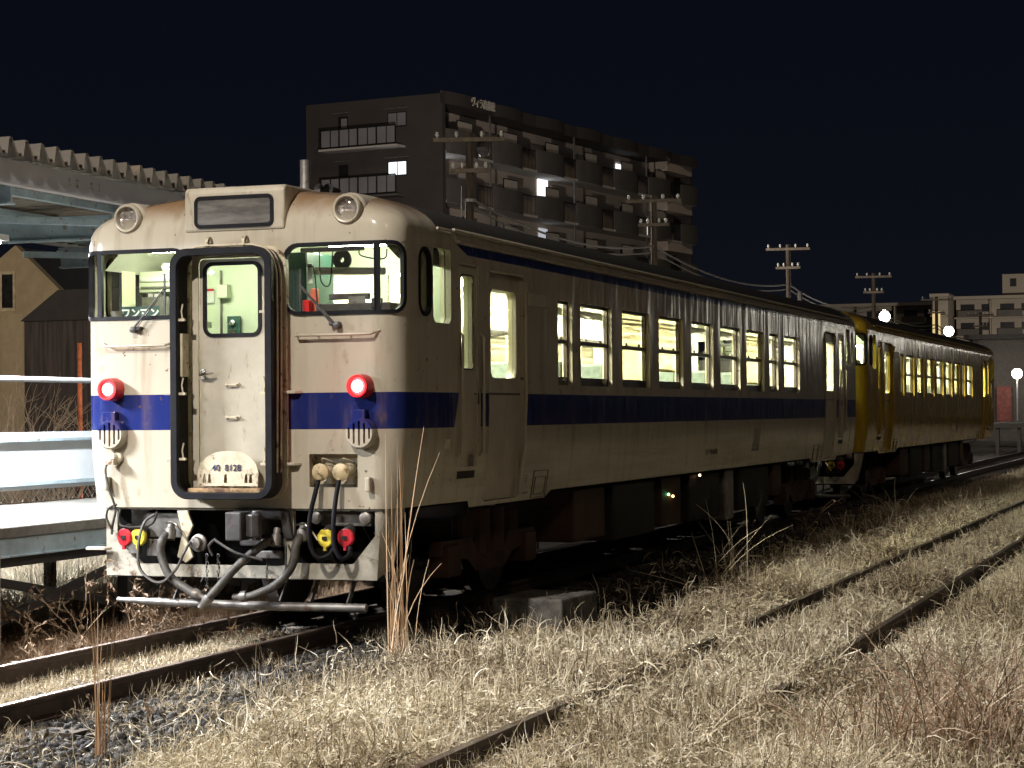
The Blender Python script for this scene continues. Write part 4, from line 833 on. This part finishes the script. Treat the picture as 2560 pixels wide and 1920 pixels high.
# branching weeds and bushes (twig meshes)
def twigs(name, base, h, n, label, cat, m, spread=.5, leaves=0, depth=3, rad=.006, group=None, seed=0, leafm=None, sides=5):
    R_ = random.Random(seed); q = MB(); lf = []
    def grow(p, d, L, r, lv):
        pts = [p]; k = 4
        for i in range(k):
            d = (d+Vector((R_.gauss(0, .16), R_.gauss(0, .16), R_.gauss(0, .10)))).normalized(); p = p+d*L/k; pts.append(p)
        q.tube(pts, [r*(1-.45*i/k) for i in range(k+1)], sides, cap=False)
        lf.append(p)
        if lv > 0:
            for i in range(R_.randint(2, 3)):
                b = pts[R_.randint(1, k)]; nd = (d+Vector((R_.gauss(0, spread), R_.gauss(0, spread), R_.gauss(.05, spread*.6)))).normalized(); lf.append(b); grow(b, nd, L*R_.uniform(.45, .75), r*.6, lv-1)
    for i in range(n):
        dd = Vector((R_.gauss(0, spread*.6), R_.gauss(0, spread*.6), 1)).normalized(); grow(Vector((R_.gauss(0, .06*n**.5), R_.gauss(0, .06*n**.5), -.03)), dd, h*R_.uniform(.45, .7), rad, depth)
    root = empty(name, base); tag(root, label, cat, group)
    o = q.build('branches', m, root, fix=False)
    a = o.data.attributes.new('tint', 'FLOAT', 'POINT'); a.data.foreach_set('value', np.full(len(o.data.vertices), R_.uniform(.4, .8), np.float32))
    if leaves:
        L = MB()
        for i in range(leaves):
            c = R_.choice(lf); s_ = R_.uniform(.012, .035); u = Vector((R_.gauss(0, 1), R_.gauss(0, 1), R_.gauss(-.6, 1))).normalized(); v_ = u.cross(Vector((R_.gauss(0, 1), R_.gauss(0, 1), .3))).normalized(); w_ = u.cross(v_)
            L.add([c, c+u*s_+v_*s_*.5+w_*s_*.3, c+u*s_*2.2, c+u*s_-v_*s_*.5+w_*s_*.35], [(0, 1, 2), (0, 2, 3)])
        lo = L.build('dead_leaves', leafm or M['straw'], root, fix=False); a = lo.data.attributes.new('tint', 'FLOAT', 'POINT'); a.data.foreach_set('value', RNG.beta(2, 2, len(lo.data.vertices)).astype(np.float32))
    return root
twigs('bare_sapling', (2.45, 11.97, -.19), 1.0, 1, 'thin bare sapling with forked twigs at the edge of the train shadow', 'sapling', M['twig'], spread=.45, leaves=10, rad=.013, seed=4)
for i, (x_, y_, h_, lab) in enumerate(((-1.75, -.75, .62, 'withered leafy weed at the left edge below the platform'), (-1.45, .0, .75, 'withered leafy weed leaning in front of the platform brace'), (-1.25, .75, .60, 'withered weed under the left corner of the skirt'), (-.95, .35, .42, 'low withered weed beside the guard bar'), (-1.0, -1.2, .34, 'low tangled weed beside the left rail'), (-1.65, 1.6, .55, 'withered weed in the dark beneath the platform beam'))):
    twigs('withered_weed', (x_, y_, -.24), h_, 5, lab, 'weed', M['twig'], spread=.55, leaves=110, rad=.0065, group='withered weeds below the platform', seed=10+i)
twigs('brushwood', (-.15, .35, -.17), .38, 9, 'brown brushwood caught between the rails under the coupler', 'brushwood', M['twig'], spread=1.3, leaves=60, rad=.004, seed=30)
for i, (x_, y_, h_, lab) in enumerate(((1.95, 2.0, .46, 'slender forked weed leaning in the shadow left of the concrete block'), (1.38, 1.05, .36, 'tiny dark spiky weed left of the tall reeds'), (1.20, -3.55, .30, 'small brown weed beside the near rail at the lower left'), (.95, -3.9, .28, 'feathery brown weed against the side of the rail'))):
    twigs('small_weed', (x_, y_, -.2), h_, 2, lab, 'weed', M['twig'], spread=.35, leaves=8, rad=.005, seed=40+i, depth=2)
for i, (x_, y_, h_) in enumerate(((-8.3, 9.5, 2.6), (-7.5, 9.0, 2.5), (-9.2, 11, 2.9), (-6.9, 10.5, 2.4), (-9.8, 9.6, 2.7), (-10.6, 13, 3.2))):
    twigs('bare_bush', (x_, y_, -.5), h_, 9, 'bare leafless bush behind the platform fence, %s' % ['tallest at the middle', 'in front of the shed', 'behind the others near the house', 'beside the orange post', 'nearest the left edge', 'furthest back at the left'][i], 'bush', M['twig'], spread=.34, leaves=0, rad=.018, group='bare bushes behind the platform', seed=60+i)

# ------------------------------------------------------------------ concrete block
cm = mat('weathered_concrete', (.15, .145, .135), .9, var=.4, scale=9, bump=.5, stain=((.05, .045, .04), 4, .45, .7))
q = MB().box(-.33, .33, -.45, .45, 0, .34); blk = q.build('concrete_block', cm, bevel=.02); blk.location = (1.86, 2.35, -.20); blk.rotation_euler = (0, 0, -.05)
tag(blk, 'grey concrete block lying in the shadow between the two tracks', 'concrete block')

# ------------------------------------------------------------------ platform, fence, canopy
bluep = mat('pale_blue_rusty_paint', (.35, .455, .52), .55, var=.18, scale=4, stain=((.16, .10, .06), 7, .56, .68), bump=.2)
conc = mat('platform_concrete', (.09, .087, .08), .9, var=.18, scale=12, bump=.5, bscale=60)
dark = mat('dark_steel', (.018, .016, .016), .6, var=.3)
wpanel = mat('white_panel', (.74, .80, .86), .45, var=.05, scale=3, stain=((.4, .33, .25), 3, .68, .8))
galv = mat('galvanised_steel', (.42, .42, .42), .45, metal=.4, var=.12, scale=5)
pl = empty('platform', (0, 0, 0)); tag(pl, 'steel framed station platform with concrete deck left of the railcar', 'platform')
MB().box(-4.6, -2.0, -9, 60, .745, .84).build('deck', conc, pl, bevel=.01)
MB().box(-2.62, -2.50, -9, 60, .8385, .8435).build('yellow_line', mat('worn_yellow_line', (.62, .56, .22), .7, var=.2, stain=((.4, .38, .33), 9, .5, .65)), pl)
MB().box(-2.06, -2.02, -9, 60, .60, .742).box(-2.06, -1.99, -9, 60, .585, .60).build('edge_beam', bluep, pl)
MB().box(-2.1, -2.04, -9, 60, .50, .58).build('lower_beam', dark, pl)
for y in np.arange(-2.9, 40, 2.36):
    for x_ in (-2.1, -4.4): MB().box(x_-.05, x_+.05, y-.05, y+.05, -.6, .6).build('leg', dark, pl)
    q = MB(); q.beam((-2.1, y+.05, .42), (-2.1, y+2.31, .02), .04, .075); q.beam((-2.07, y+.05, .02), (-2.07, y+2.31, .42), .04, .075); q.build('brace', dark, pl)
    MB().beam((-2.1, y, .54), (-4.5, y, .54), .08, .12).build('cross_beam', dark, pl)
MB().box(-1.66, -1.60, -1.03, -.97, -.3, .69).build('signal_post', galv); tag(bpy.data.objects['signal_post'], 'thin grey post stump at the left edge beside the platform', 'post')
fe = empty('platform_fence', (0, 0, 0)); tag(fe, 'brightly lit white panel fence with top rail along the back of the platform', 'fence')
for i in range(14):
    y0 = -2.6+i*2.9; MB().box(-4.52, -4.49, y0+.01, y0+2.89, .985, 1.60).build('panel', wpanel, fe)
    MB().box(-4.60, -4.54, y0-.03, y0+.03, .84, 2.19).build('post', wpanel, fe)
q = MB(); q.tube([(-4.55, -4.2, 2.17), (-4.55, 36, 2.17)], .032, 10); q.build('top_rail', wpanel, fe, smooth=60)
q = MB(); q.box(-4.49, -4.46, -4.2, 36, 1.50, 1.53).box(-4.49, -4.46, -4.2, 36, 1.03, 1.07); q.build('batten', bluep, fe)
q = MB()
for i in range(90):
    y = -4+i*.2; q.tube([(-4.5, y, .86), (-4.5, y+.14, .98)], .004, 4); q.tube([(-4.5, y+.14, .86), (-4.5, y, .98)], .004, 4)
q.build('wire_mesh', galv, fe)
cn = empty('platform_canopy', (0, 0, 0)); tag(cn, 'platform canopy with corrugated roof edge and pale blue rusty beams', 'canopy')
q = MB(); pt = .245; n = int(14/pt); prof = [(0, 0), (.07, 0), (.105, .15), (.14, .15), (.175, 0)]
pts = [(-4+i*pt+a, z) for i in range(n) for a, z in prof[:4]]
sl = lambda x_: -.02*(-2.15-x_)
vs = [(x_, y, 4.0+z+sl(x_)+t) for t in (0, .012) for x_ in (-2.15, -6.1) for y, z in pts]; k = len(pts)
fs = [(i, i+1, k+i+1, k+i) for i in range(k-1)]+[(2*k+i, 2*k+i+1, 3*k+i+1, 3*k+i) for i in range(k-1)]+[(i, i+1, 2*k+i+1, 2*k+i) for i in range(k-1)]
q.add(vs, fs); q.build('roof_sheet', mat('canopy_sheet', (.115, .10, .082), .7, var=.15, scale=3, stain=((.2, .15, .1), 4, .55, .7)), cn)
MB().box(-2.24, -2.20, -4, 10, 3.775, 3.975).box(-2.24, -2.14, -4, 10, 3.755, 3.77).build('edge_beam', mat('grey_beam_paint', (.50, .50, .52), .5, var=.06, scale=2), cn)
for y in (1.05, 1.18, 1.42, 1.55):
    for z in (3.85, 3.90): MB().lathe((-2.20, y, z), (1, 0, 0), [(0, .016), (.012, .016), (.013, 0)], 8).build('bolt', galv, cn)
q = MB()
for x_ in (-3.2, -4.4, -5.5): q.box(x_-.04, x_+.04, -4, 10, 3.86, 3.93)
q.build('purlin', bluep, cn)
for y in (-3.2, .2, 3.6, 7.0): q = MB().box(-6.0, -2.25, y-.06, y+.06, 3.60, 3.62).box(-6.0, -2.25, y-.06, y+.06, 3.83, 3.85).box(-6.0, -2.25, y-.012, y+.012, 3.62, 3.83); q.build('cross_beam', bluep, cn)
for y in (.2, 6.0):
    q = MB().beam((-5.9, y, 3.7), (-2.3, y+3.3, 3.7), .07, .07); q.build('diagonal_brace', bluep, cn)
q = MB(); q.tube([(-6.12, -4, 3.95), (-6.12, 10, 3.93)], .05, 10); q.build('gutter', galv, cn, smooth=60)
for y in (-3.2, 8.6): MB().box(-4.95, -4.80, y-.08, y+.08, .84, 3.6).build('column', bluep, cn)
for i, (y, en) in enumerate(((-2.3, 1350), (-6.4, 500), (1.9, 1500), (11.0, 300), (19.0, 300))):  # first lamp follows the face shadows; the others are added, unseen
    t = empty('platform_lamp', (-3.9, y, 3.5)); tag(t, 'fluorescent lamp hanging under the platform canopy, %s' % ['just left of the frame', 'added unseen, furthest towards the photographer', 'added to brighten the fence, level with the cab of the cream railcar', 'added unseen behind the railcar', 'added unseen, furthest along the platform'][i], 'lamp', 'lamps under the platform canopy')
    MB().box(-.08, .08, -.65, .65, .02, .08).build('housing', M['white'], t); MB().tube([(0, -.6, 0), (0, .6, 0)], .018, 8).build('tube', emis('platform_tube_%d' % i, (.95, .98, 1), 20), t)
    l = add_light('platform_lamp_light', 'AREA', (-3.9, y, 3.46), en, (.96, .98, 1), size=.12, size_y=1.2, target=(-3.9, y, 0), spread=PI); l.rotation_euler = (0, 0, 0); l.location = (0, 0, -.03); l.parent = t

# ------------------------------------------------------------------ houses and sign at left
hm = mat('tan_render', (.34, .27, .175), .85, var=.1, scale=3, bump=.1)
hs = empty('gable_house', (-21.7, 30, -.3)); tag(hs, 'tan gabled house with one small dark window at the left edge', 'house')
q = MB(); gp = [(-5.5, 0), (.22, 0), (.22, 3.68), (1.35, 4.98+.3), (0, 6.45), (-5.5, 2.9)]
gp = [(-3.6, 0), (.22, 0), (.22, 4.45), (0, 6.45), (-3.6, 3.4)]
q.prism([(-4, 0), (.26, 0), (.26, 4.38), (1.32, 5.27), (0, 6.46), (-1.6, 5.35), (-4, 3.7)], lambda a, c: (a, 0, c), lambda a, c: (a, .25, c)); q.build('wall', hm, hs)
MB().prism([(-3.9, 0), (.2, 0), (.2, 4.38), (1.28, 5.27), (0, 6.42), (-1.6, 5.3), (-3.9, 3.6)], lambda a, c: (a, .26, c), lambda a, c: (a, 9, c)).build('roof', mat('house_roof', (.012, .011, .011), .9), hs)
q = MB().box(-.44, .0, -.03, -.004, 4.78, 5.80); wo = q.build('window', mat('house_frame', (.45, .38, .26), .6), hs); MB().box(-.38, -.06, -.04, -.032, 4.86, 5.72).build('pane', mat('dark_pane', (.02, .02, .02), .15), wo)
MB().box(-.40, .24, -.012, -.002, 0, 4.70).build('lower_panel', mat('house_lower', (.37, .295, .195), .85, var=.08), hs)
sh = empty('dark_shed', (-19.6, 27, -.3)); tag(sh, 'dark timber shed with a low roof between the gabled house and the railcar', 'shed')
MB().box(.10, 7, 0, 6, 0, 4.34).build('wall', mat('dark_boards', (.026, .019, .018), .85, var=.7, scale=2.6, stretch=(4, 4, .2)), sh)
q = MB().prism([(.06, 4.34), (1.1, 5.06), (7.2, 5.06), (7.2, 4.34)], lambda a, c: (a, -.12, c), lambda a, c: (a, 6.1, c)); q.build('roof', mat('shed_roof', (.009, .007, .007), .8), sh)
sg = empty('platform_sign_board', (-11.0, 15, 0)); tag(sg, 'grey hanging sign board behind a white bracket left of the windscreen', 'sign board')
MB().box(.08, 1.2, .03, .06, 4.27, 4.64).build('board', mat('grey_board', (.16, .16, .17), .6), sg); MB().box(0, 1.3, -.03, .02, 4.46, 4.55).box(-.04, 1.3, -.06, .05, 4.55, 4.57).build('bracket', galv, sg); MB().box(1.22, 1.3, 0, .08, -.5, 5.0).build('post', galv, sg)
op = MB().tube([(-7.94, 10.6, -.4), (-7.96, 10.62, 1.4), (-7.95, 10.6, 2.82)], .035, 8).build('rusty_post', mat('orange_rust', (.42, .10, .03), .8, var=.35, scale=14), smooth=60); tag(op, 'thin orange rusty post behind the platform fence', 'post')

# ------------------------------------------------------------------ telegraph poles and cables
wood = mat('pole_wood', (.09, .07, .052), .85, var=.4, scale=5, stretch=(3, 3, .3)); armm = mat('crossarm_wood', (.22, .185, .14), .8, var=.25, scale=6)
PO = [(-10.84, 34.2, 9.0), (-10.57, 50.9, 9.0), (-10.25, 71.1, 8.85), (-9.94, 91.0, 8.85), (-9.6, 112.1, 8.7), (-9.26, 132.1, 8.6)]
lab = ['nearest, with a round lamp, in front of the apartment block', 'second, in front of the right end of the apartment block', 'third, standing against the open sky', 'fourth, above the lamp on the yellow railcar', 'fifth, in front of the far building', 'furthest, low in front of the far building']
def polepart(t, full=True):
    MB().tube([(0, 0, -.3), (0, 0, 9)], [.13, .10], 10).build('pole', wood, t, smooth=60)
    for z, L in ((8.80, .93), (8.0, .52)):
        a = MB().box(-L, L, -.13, -.05, z-.05, z+.06).build('crossarm', armm, t, bevel=.01)
        for x_ in (-L+.1, -L*.35, L*.35, L-.1):
            MB().lathe((x_, -.09, z+.06), (0, 0, 1), [(0, .02), (.04, .03), (.06, .05), (.10, .05), (.11, .035), (.15, .04), (.16, 0)], 8).build('insulator', M['white'], a, smooth=50)
p0 = empty('telegraph_pole', (PO[0][0], PO[0][1], 0)); polepart(p0); poles = [p0]
for P_ in PO[1:]: c = copy_tree(p0); c.location = (P_[0], P_[1], P_[2]-9); poles.append(c)
for i, c in enumerate(poles): c.rotation_euler = (0, 0, .12 if i else .28); tag(c, 'wooden telegraph pole, '+lab[i], 'telegraph pole', 'telegraph poles behind the railcars')
MB().lathe((.38, -.1, 8.45), (0, -1, 0), [(0, 0), (0, .14), (.1, .13), (.12, 0)], 14).box(.2, .42, -.1, -.04, 8.5, 8.6).build('floodlight', M['castiron'], p0, smooth=40)
MB().tube([(-.25, -.2, 5.0), (-.2, -.18, 7.6)], .012, 5).tube([(-.14, -.2, 5.0), (-.1, -.18, 7.2)], .012, 5).build('guy_tube', galv, p0)
for z in (7.2, 6.1, 5.4): MB().lathe((0, 0, z), (0, 0, 1), [(0, .165), (.08, .165)], 12).build('pole_band', galv, p0)
CZ = 7.3
cabm = mat('cable_sheath', (.30, .28, .25), .5, var=.1)
for j, (dz, r_) in enumerate(((CZ, .034), (CZ-.2, .026))):
    q = MB()
    for a, b_ in zip(PO[:-1], PO[1:]):
        P_ = [(a[0]+(b_[0]-a[0])*t, a[1]+(b_[1]-a[1])*t, dz+(a[2]-9)*(1-t)+(b_[2]-9)*t-.5*4*t*(1-t)) for t in np.linspace(0, 1, 13)]
        q.tube(P_, r_, 5)
    tag(q.build('overhead_cable', cabm), ['thick twisted cable sagging between the telegraph poles, upper one', 'thin cable just below the thick one between the telegraph poles'][j], 'cable')

# ------------------------------------------------------------------ apartment block
aw = mat('dark_tile_wall', (.062, .054, .050), .8, var=.12, scale=.6); al = mat('light_recess_wall', (.62, .53, .46), .85, var=.08, scale=.5); asl = mat('balcony_soffit', (.55, .53, .50), .8, var=.05)
abal = mat('balcony_wall', (.11, .102, .095), .8, var=.12, scale=.8); apt = mat('partition_panel', (.50, .46, .42), .7, var=.1, scale=.4); agl = mat('frosted_panel', (.26, .255, .28), .35, var=.15, scale=.3); ablk = mat('black_frame', (.012, .012, .012), .5)
ag = mat('dark_window', (.02, .021, .024), .15, var=.2); afr = mat('alu_frame', (.16, .155, .15), .5)
lit = emis('lit_window', (.9, .95, 1), 1.5); litw = emis('warm_lit_window', (.95, .9, .55), .8); lit2 = emis('lit_window_dim', (.85, .9, 1), .45)
ab = empty('apartment_block', (-35.32, 94.72, 0), math.radians(-8.42)); tag(ab, 'dark multi storey apartment block with curved balconies behind the railcar', 'apartment block')
LB = 37.4; FZ = [18.3-2.87*k for k in range(7)]
q = MB(); q.box(-9.4, -1.6, 0, LB, -.3, 20.3).box(-1.6, .0, -.0, .35, -.3, 20.3).box(-1.6, -.2, LB-.35, LB, -.3, 20.3).box(-1.6, .0, .35, LB-.35, 19.75, 20.40); q.build('wall', aw, ab)
def wave(y): # outward swell of balconies
    ph = ((y-.4) % 5.75)/5.75; return .30*math.sin(PI*min(ph/.66, 1))**.7 if ph < .66 else 0
q = MB()
def wavebox(q, y0, y1, z0, z1, n=18, th=.15, extra=0):
    vs = []; fs = []
    for i in range(n+1):
        y = y0+(y1-y0)*i/n; x_ = wave(y)+extra; vs += [(x_, y, z0), (x_, y, z1), (x_-th, y, z1), (x_-th, y, z0)]
    for i in range(n): a = 4*i; fs += [(a, a+4, a+5, a+1), (a+1, a+5, a+6, a+2), (a+2, a+6, a+7, a+3), (a+3, a+7, a+4, a)]
    fs += [(0, 1, 2, 3), (4*n+3, 4*n+2, 4*n+1, 4*n)]; q.add(vs, fs)
wavebox(q, 0, LB-.2, 19.72, 20.45, 120, extra=.02); q.build('parapet', aw, ab)
q = MB(); MB().box(-1.58, -1.55, .36, LB-.36, 0, 19.7).build('recess_wall', al, ab)
for k, zt in enumerate(FZ[:6]):
    zb = zt-1.3
    q = MB(); vs = []; n = 120
    for i in range(n+1): y = .35+(LB-.75)*i/n; vs += [(-1.54, y, zb-.13), (wave(y)-.01, y, zb-.13), (wave(y)-.01, y, zb+.02), (-1.54, y, zb+.02)]
    q.add(vs, [(4*i+a, 4*i+4+a, 4*i+4+(a+1) % 4, 4*i+(a+1) % 4) for i in range(n) for a in range(4)]); fl = q.build('balcony_slab', asl, ab)
    for j in range(7):
        y0 = .4+5.75*j; y1 = min(y0+3.8, LB-.3)
        if y0 > LB-1.5: continue
        q = MB(); wavebox(q, y0, y1, zb-.12, zt, 14, extra=.015); q.box(-.9, wave(y1), y1-.12, y1, zb, zt) if y1 < LB-1 else None; q.build('balcony_wall', abal, ab)
        if j < 6:
            q = MB(); q.box(-.1, -.05, y1, y1+1.95, zt-.1, zt-.04)
            for i in range(11): q.box(-.09, -.06, y1+.05+i*.18, y1+.08+i*.18, zb, zt-.08)
            q.build('railing', ablk, ab)
            q = MB().box(-.45, -.40, y1-1.75, y1+.1, zt-.15, zt+.78); po = q.build('partition', ablk, ab); MB().box(-.398, -.385, y1-1.68, y1+.03, zt-.08, zt+.71).build('panel', apt, po)
            MB().box(-1.55, -1.5, y1+.35, y1+1.55, zb+.05, zt+.75).build('window', ag, ab); MB().box(-1.5, -1.46, y1+1.56, y1+1.74, zb+.05, zt+.85).build('window_jamb', afr, ab)
    for y in (5.9, 17.4, 28.9): MB().box(-.12, -.04, y-.05, y+.05, zt, zt+1.45).build('drain_pipe', afr, ab)
    MB().box(-1.5, -.05, LB-4.9, LB-.4, zt+.78, zt+1.45).build('end_lintel', al, ab)
# left face: windows and balconies with frosted panels
for k in range(4):
    o_ = -2.87*k
    MB().box(-3.68, -2.40, -.03, .0, 18.55+o_, 19.42+o_).build('window', ablk, ab)
    for a in (-3.62, -3.0): MB().box(a, a+.55, -.05, -.032, 18.62+o_, 19.36+o_).build('window_pane', lit if k == 1 else agl, ab)
    MB().box(-7.1, -6.45, -.03, 0, 18.45+o_, 19.42+o_).build('window', ablk, ab)
    if k != 1: MB().box(-6.9, -6.5, -.05, -.032, 18.5+o_, 19.3+o_).build('window_pane', agl, ab)
    MB().box(-7.9, -2.5, -1.0, -.001, 17.3+o_, 17.42+o_).build('balcony_slab', asl if k == 0 else abal, ab)
    q = MB().box(-7.8, -2.6, -.98, -.94, 17.42+o_, 17.52+o_).box(-7.8, -2.6, -.98, -.94, 18.50+o_, 18.58+o_)
    for i in range(5): q.box(-7.8+i*1.29, -7.74+i*1.29, -.98, -.94, 17.52+o_, 18.5+o_)
    q.build('balcony_rail', ablk, ab)
    for i in range(8): a = -7.70+i*.645+(.02 if i % 2 else 0); MB().box(a, a+.58, -.965, -.955, 17.54+o_, 18.49+o_).build('balcony_panel', agl, ab)
    MB().box(-3.9, -2.2, -.15, -.001, 19.62+o_, 19.66+o_).box(-7.4, -6.3, -.15, -.001, 19.62+o_, 19.66+o_).build('window_hood', afr, ab)
# lit rooms on the right face
for y0, y1, z0, z1, m_ in ((.4, 2.6, 15.5, 17.0, lit), (14.9, 16.3, 15.2, 16.9, lit), (.9, 1.1, 18.35, 18.8, litw), (26.9, 27.8, 18.3, 19.1, lit), (32.2, 32.7, 14.5, 15.6, lit), (15.0, 16.2, 12.1, 13.7, lit2), (27.9, 29.2, 17.1, 17.9, lit2), (9.9, 10.3, 14.5, 15.4, lit)):
    MB().box(-1.50, -1.47, y0, y1, z0, z1).build('lit_window', m_, ab)
text('building_name', 'ヴィラ高都恵', .60, mat('sign_letters', (.65, .62, .55), .5, var=.05), ab, (.34, 4.35, 20.12), (PI/2, 0, PI/2), ext=.03, xs=.82, bold=.01)
# ------------------------------------------------------------------ far buildings on the right
fw_ = mat('far_wall', (.22, .20, .175), .85, var=.08, scale=.2); fd = mat('far_dark', (.045, .042, .042), .7, var=.2, scale=.3)
def far_block(name, loc, rz, L, dep, H, label, penthouse=None, st=2.95, bay=6.2):
    t = empty(name, loc, rz); tag(t, label, 'apartment block', 'far apartment blocks at the right')
    MB().box(0, L, 0, dep, 0, H).build('wall', fw_, t); MB().box(-.3, L+.3, -1.5, dep, H, H+.5).build('roof', fw_, t)
    for k in range(int(H/st)):
        z = H-st*(k+1)
        MB().box(-.2, L, -1.4, 0, z-.12, z+.08).build('balcony_floor', fw_, t)
        for j in range(int(L/bay)):
            x_ = j*bay+.4; MB().box(x_, x_+bay*.62, -1.4, -1.3, z+.05, z+1.15).build('balcony_wall', fd, t)
            MB().box(x_+.3, x_+2.5, -.06, -.01, z+.1, z+2.2).build('window', ag, t); MB().box(x_+3.6, x_+4.7, -.06, -.01, z+1.0, z+2.2).build('window', ag, t)
            MB().box(x_+bay*.80, x_+bay*.83, -1.3, 0, z, z+2.8).build('divider', fw_, t)
    if penthouse: x0, x1, h = penthouse; p_ = MB().box(x0, x1, 1, 6, H+.5, H+h).build('penthouse', fw_, t, ); MB().box(x0+1.2, x0+2.2, .95, .99, H+h-2.0, H+h-.7).build('window', ag, t)
    return t
far_block('far_apartment_block', (-34.5, 318, 0), .02, 28, 12, 19.3, 'far apartment block at the right edge with a small rooftop tower', (7.2, 16, 4.0))
far_block('far_apartment_block', (-64, 330, 0), .02, 27, 12, 19.2, 'far apartment block behind the yellow railcar and the fourth pole')
sh2 = far_block('far_apartment_block', (-37.4, 312, 0), 0, 2.4, 14, 19.5, 'narrow stair tower joining the two far apartment blocks')
MB().box(.2, 1.4, -1.9, -1.6, 9, 17.2).build('lit_stair', emis('stair_glow', (.95, .8, .42), .28), sh2)
# ------------------------------------------------------------------ station things beyond the train
def station_lamp(loc, z, r, label, energy, col=(1, .95, .9), post=True):
    t = empty('station_lamp', (loc[0], loc[1], 0)); tag(t, label, 'lamp', 'station lamps beyond the railcars')
    if post: MB().tube([(0, 0, 0), (0, 0, z-r*.8)], .05, 8).build('post', galv, t, smooth=60)
    MB().ball((0, 0, z), r, 16, 10).build('globe', emis('lamp_globe_%d' % int(loc[1]), col, 22), t, smooth=80)
    MB().lathe((0, 0, z+r*.9), (0, 0, 1), [(0, r*.7), (.05, r*.4), (.08, 0)], 12).build('cap', galv, t, smooth=40)
    l = add_light('station_lamp_light', 'POINT', (0, 0, z-r-.05), energy, col, size=r); l.parent = t; l.location = (0, -r-.1, z)
station_lamp((-2.0, 45.2), 4.5, .16, 'glaring white lamp above the front half of the yellow railcar', 500)
add_light('block_fill_light', 'POINT', (-24, 60, 9), 13500, (1, .88, .76), size=.4)  # added light without a fitting, brightens the apartment block
add_light('house_fill_light', 'POINT', (-19.5, 19, 4.5), 1500, (1, .86, .66), size=.3)  # added light without a fitting, lifts the gabled house wall
add_light('far_fill_light', 'POINT', (-16, 262, 9), 60000, (1, .86, .68), size=.5)  # added light without a fitting, brightens the far blocks
station_lamp((-4.2, 76.3), 5.2, .22, 'glaring white lamp above the rear half of the yellow railcar', 700)
station_lamp((-3.4, 97.8), 3.65, .28, 'large round lamp before the station building at the right edge', 130, (1, .93, .8))
stb = empty('station_building', (-6, 100, 0)); tag(stb, 'low grey station building behind the round lamp at the right edge', 'building')
MB().box(0, 16, 0, 8, 0, 5.6).build('wall', mat('station_wall', (.10, .092, .082), .85, var=.15), stb); MB().box(-.4, 16.4, -.8, 8, 5.6, 5.85).build('roof', fd, stb); MB().box(1.3, 2.1, -.25, -.01, .9, 3.0).build('red_panel', mat('faded_red', (.20, .06, .05), .7, var=.3), stb)
MB().lathe((3.7, -.9, 6.4), (-.3, -1, .3), [(0, 0), (.05, .25), (.12, .38)], 16).build('dish_antenna', M['white'], stb)
wb = MB().box(-1.4, 3.2, 0, 1.5, 0, 2.1).build('stained_white_wall', mat('stained_white', (.62, .60, .56), .8, var=.2, scale=.8, stain=((.07, .06, .05), 1.4, .5, .62)), bevel=.05); wb.location = (.2, 92, .8); tag(wb, 'white wall blotched with dark stains below the round lamp', 'wall')
fp = empty('far_platform', (-2.6, 62, 0)); tag(fp, 'concrete platform on arches in the distance at the right edge', 'platform')
MB().box(0, 16, 12, 40, .95, 1.15).build('deck', conc, fp)
for i in range(18): MB().box(.6+i*.9, .75+i*.9, 12.1, 12.4, -.3, .95).build('pier', conc, fp)
track(9.5, 30, 160, 'distant bright railway track at the far right edge').name = 'railway_track'
# lamps added out of frame at right for the reflections on the car sides
for i, (x_, y_, z_, en) in enumerate(((10, 64, 5.6, 25), (12.2, 80, 5.4, 35), (9.3, 86, 5.2, 35))):
    station_lamp((x_, y_), z_, .26, 'unseen lamp added beyond the right of the frame for reflections, %s' % ['nearest', 'middle', 'furthest'][i], en, (1, .93, .78))
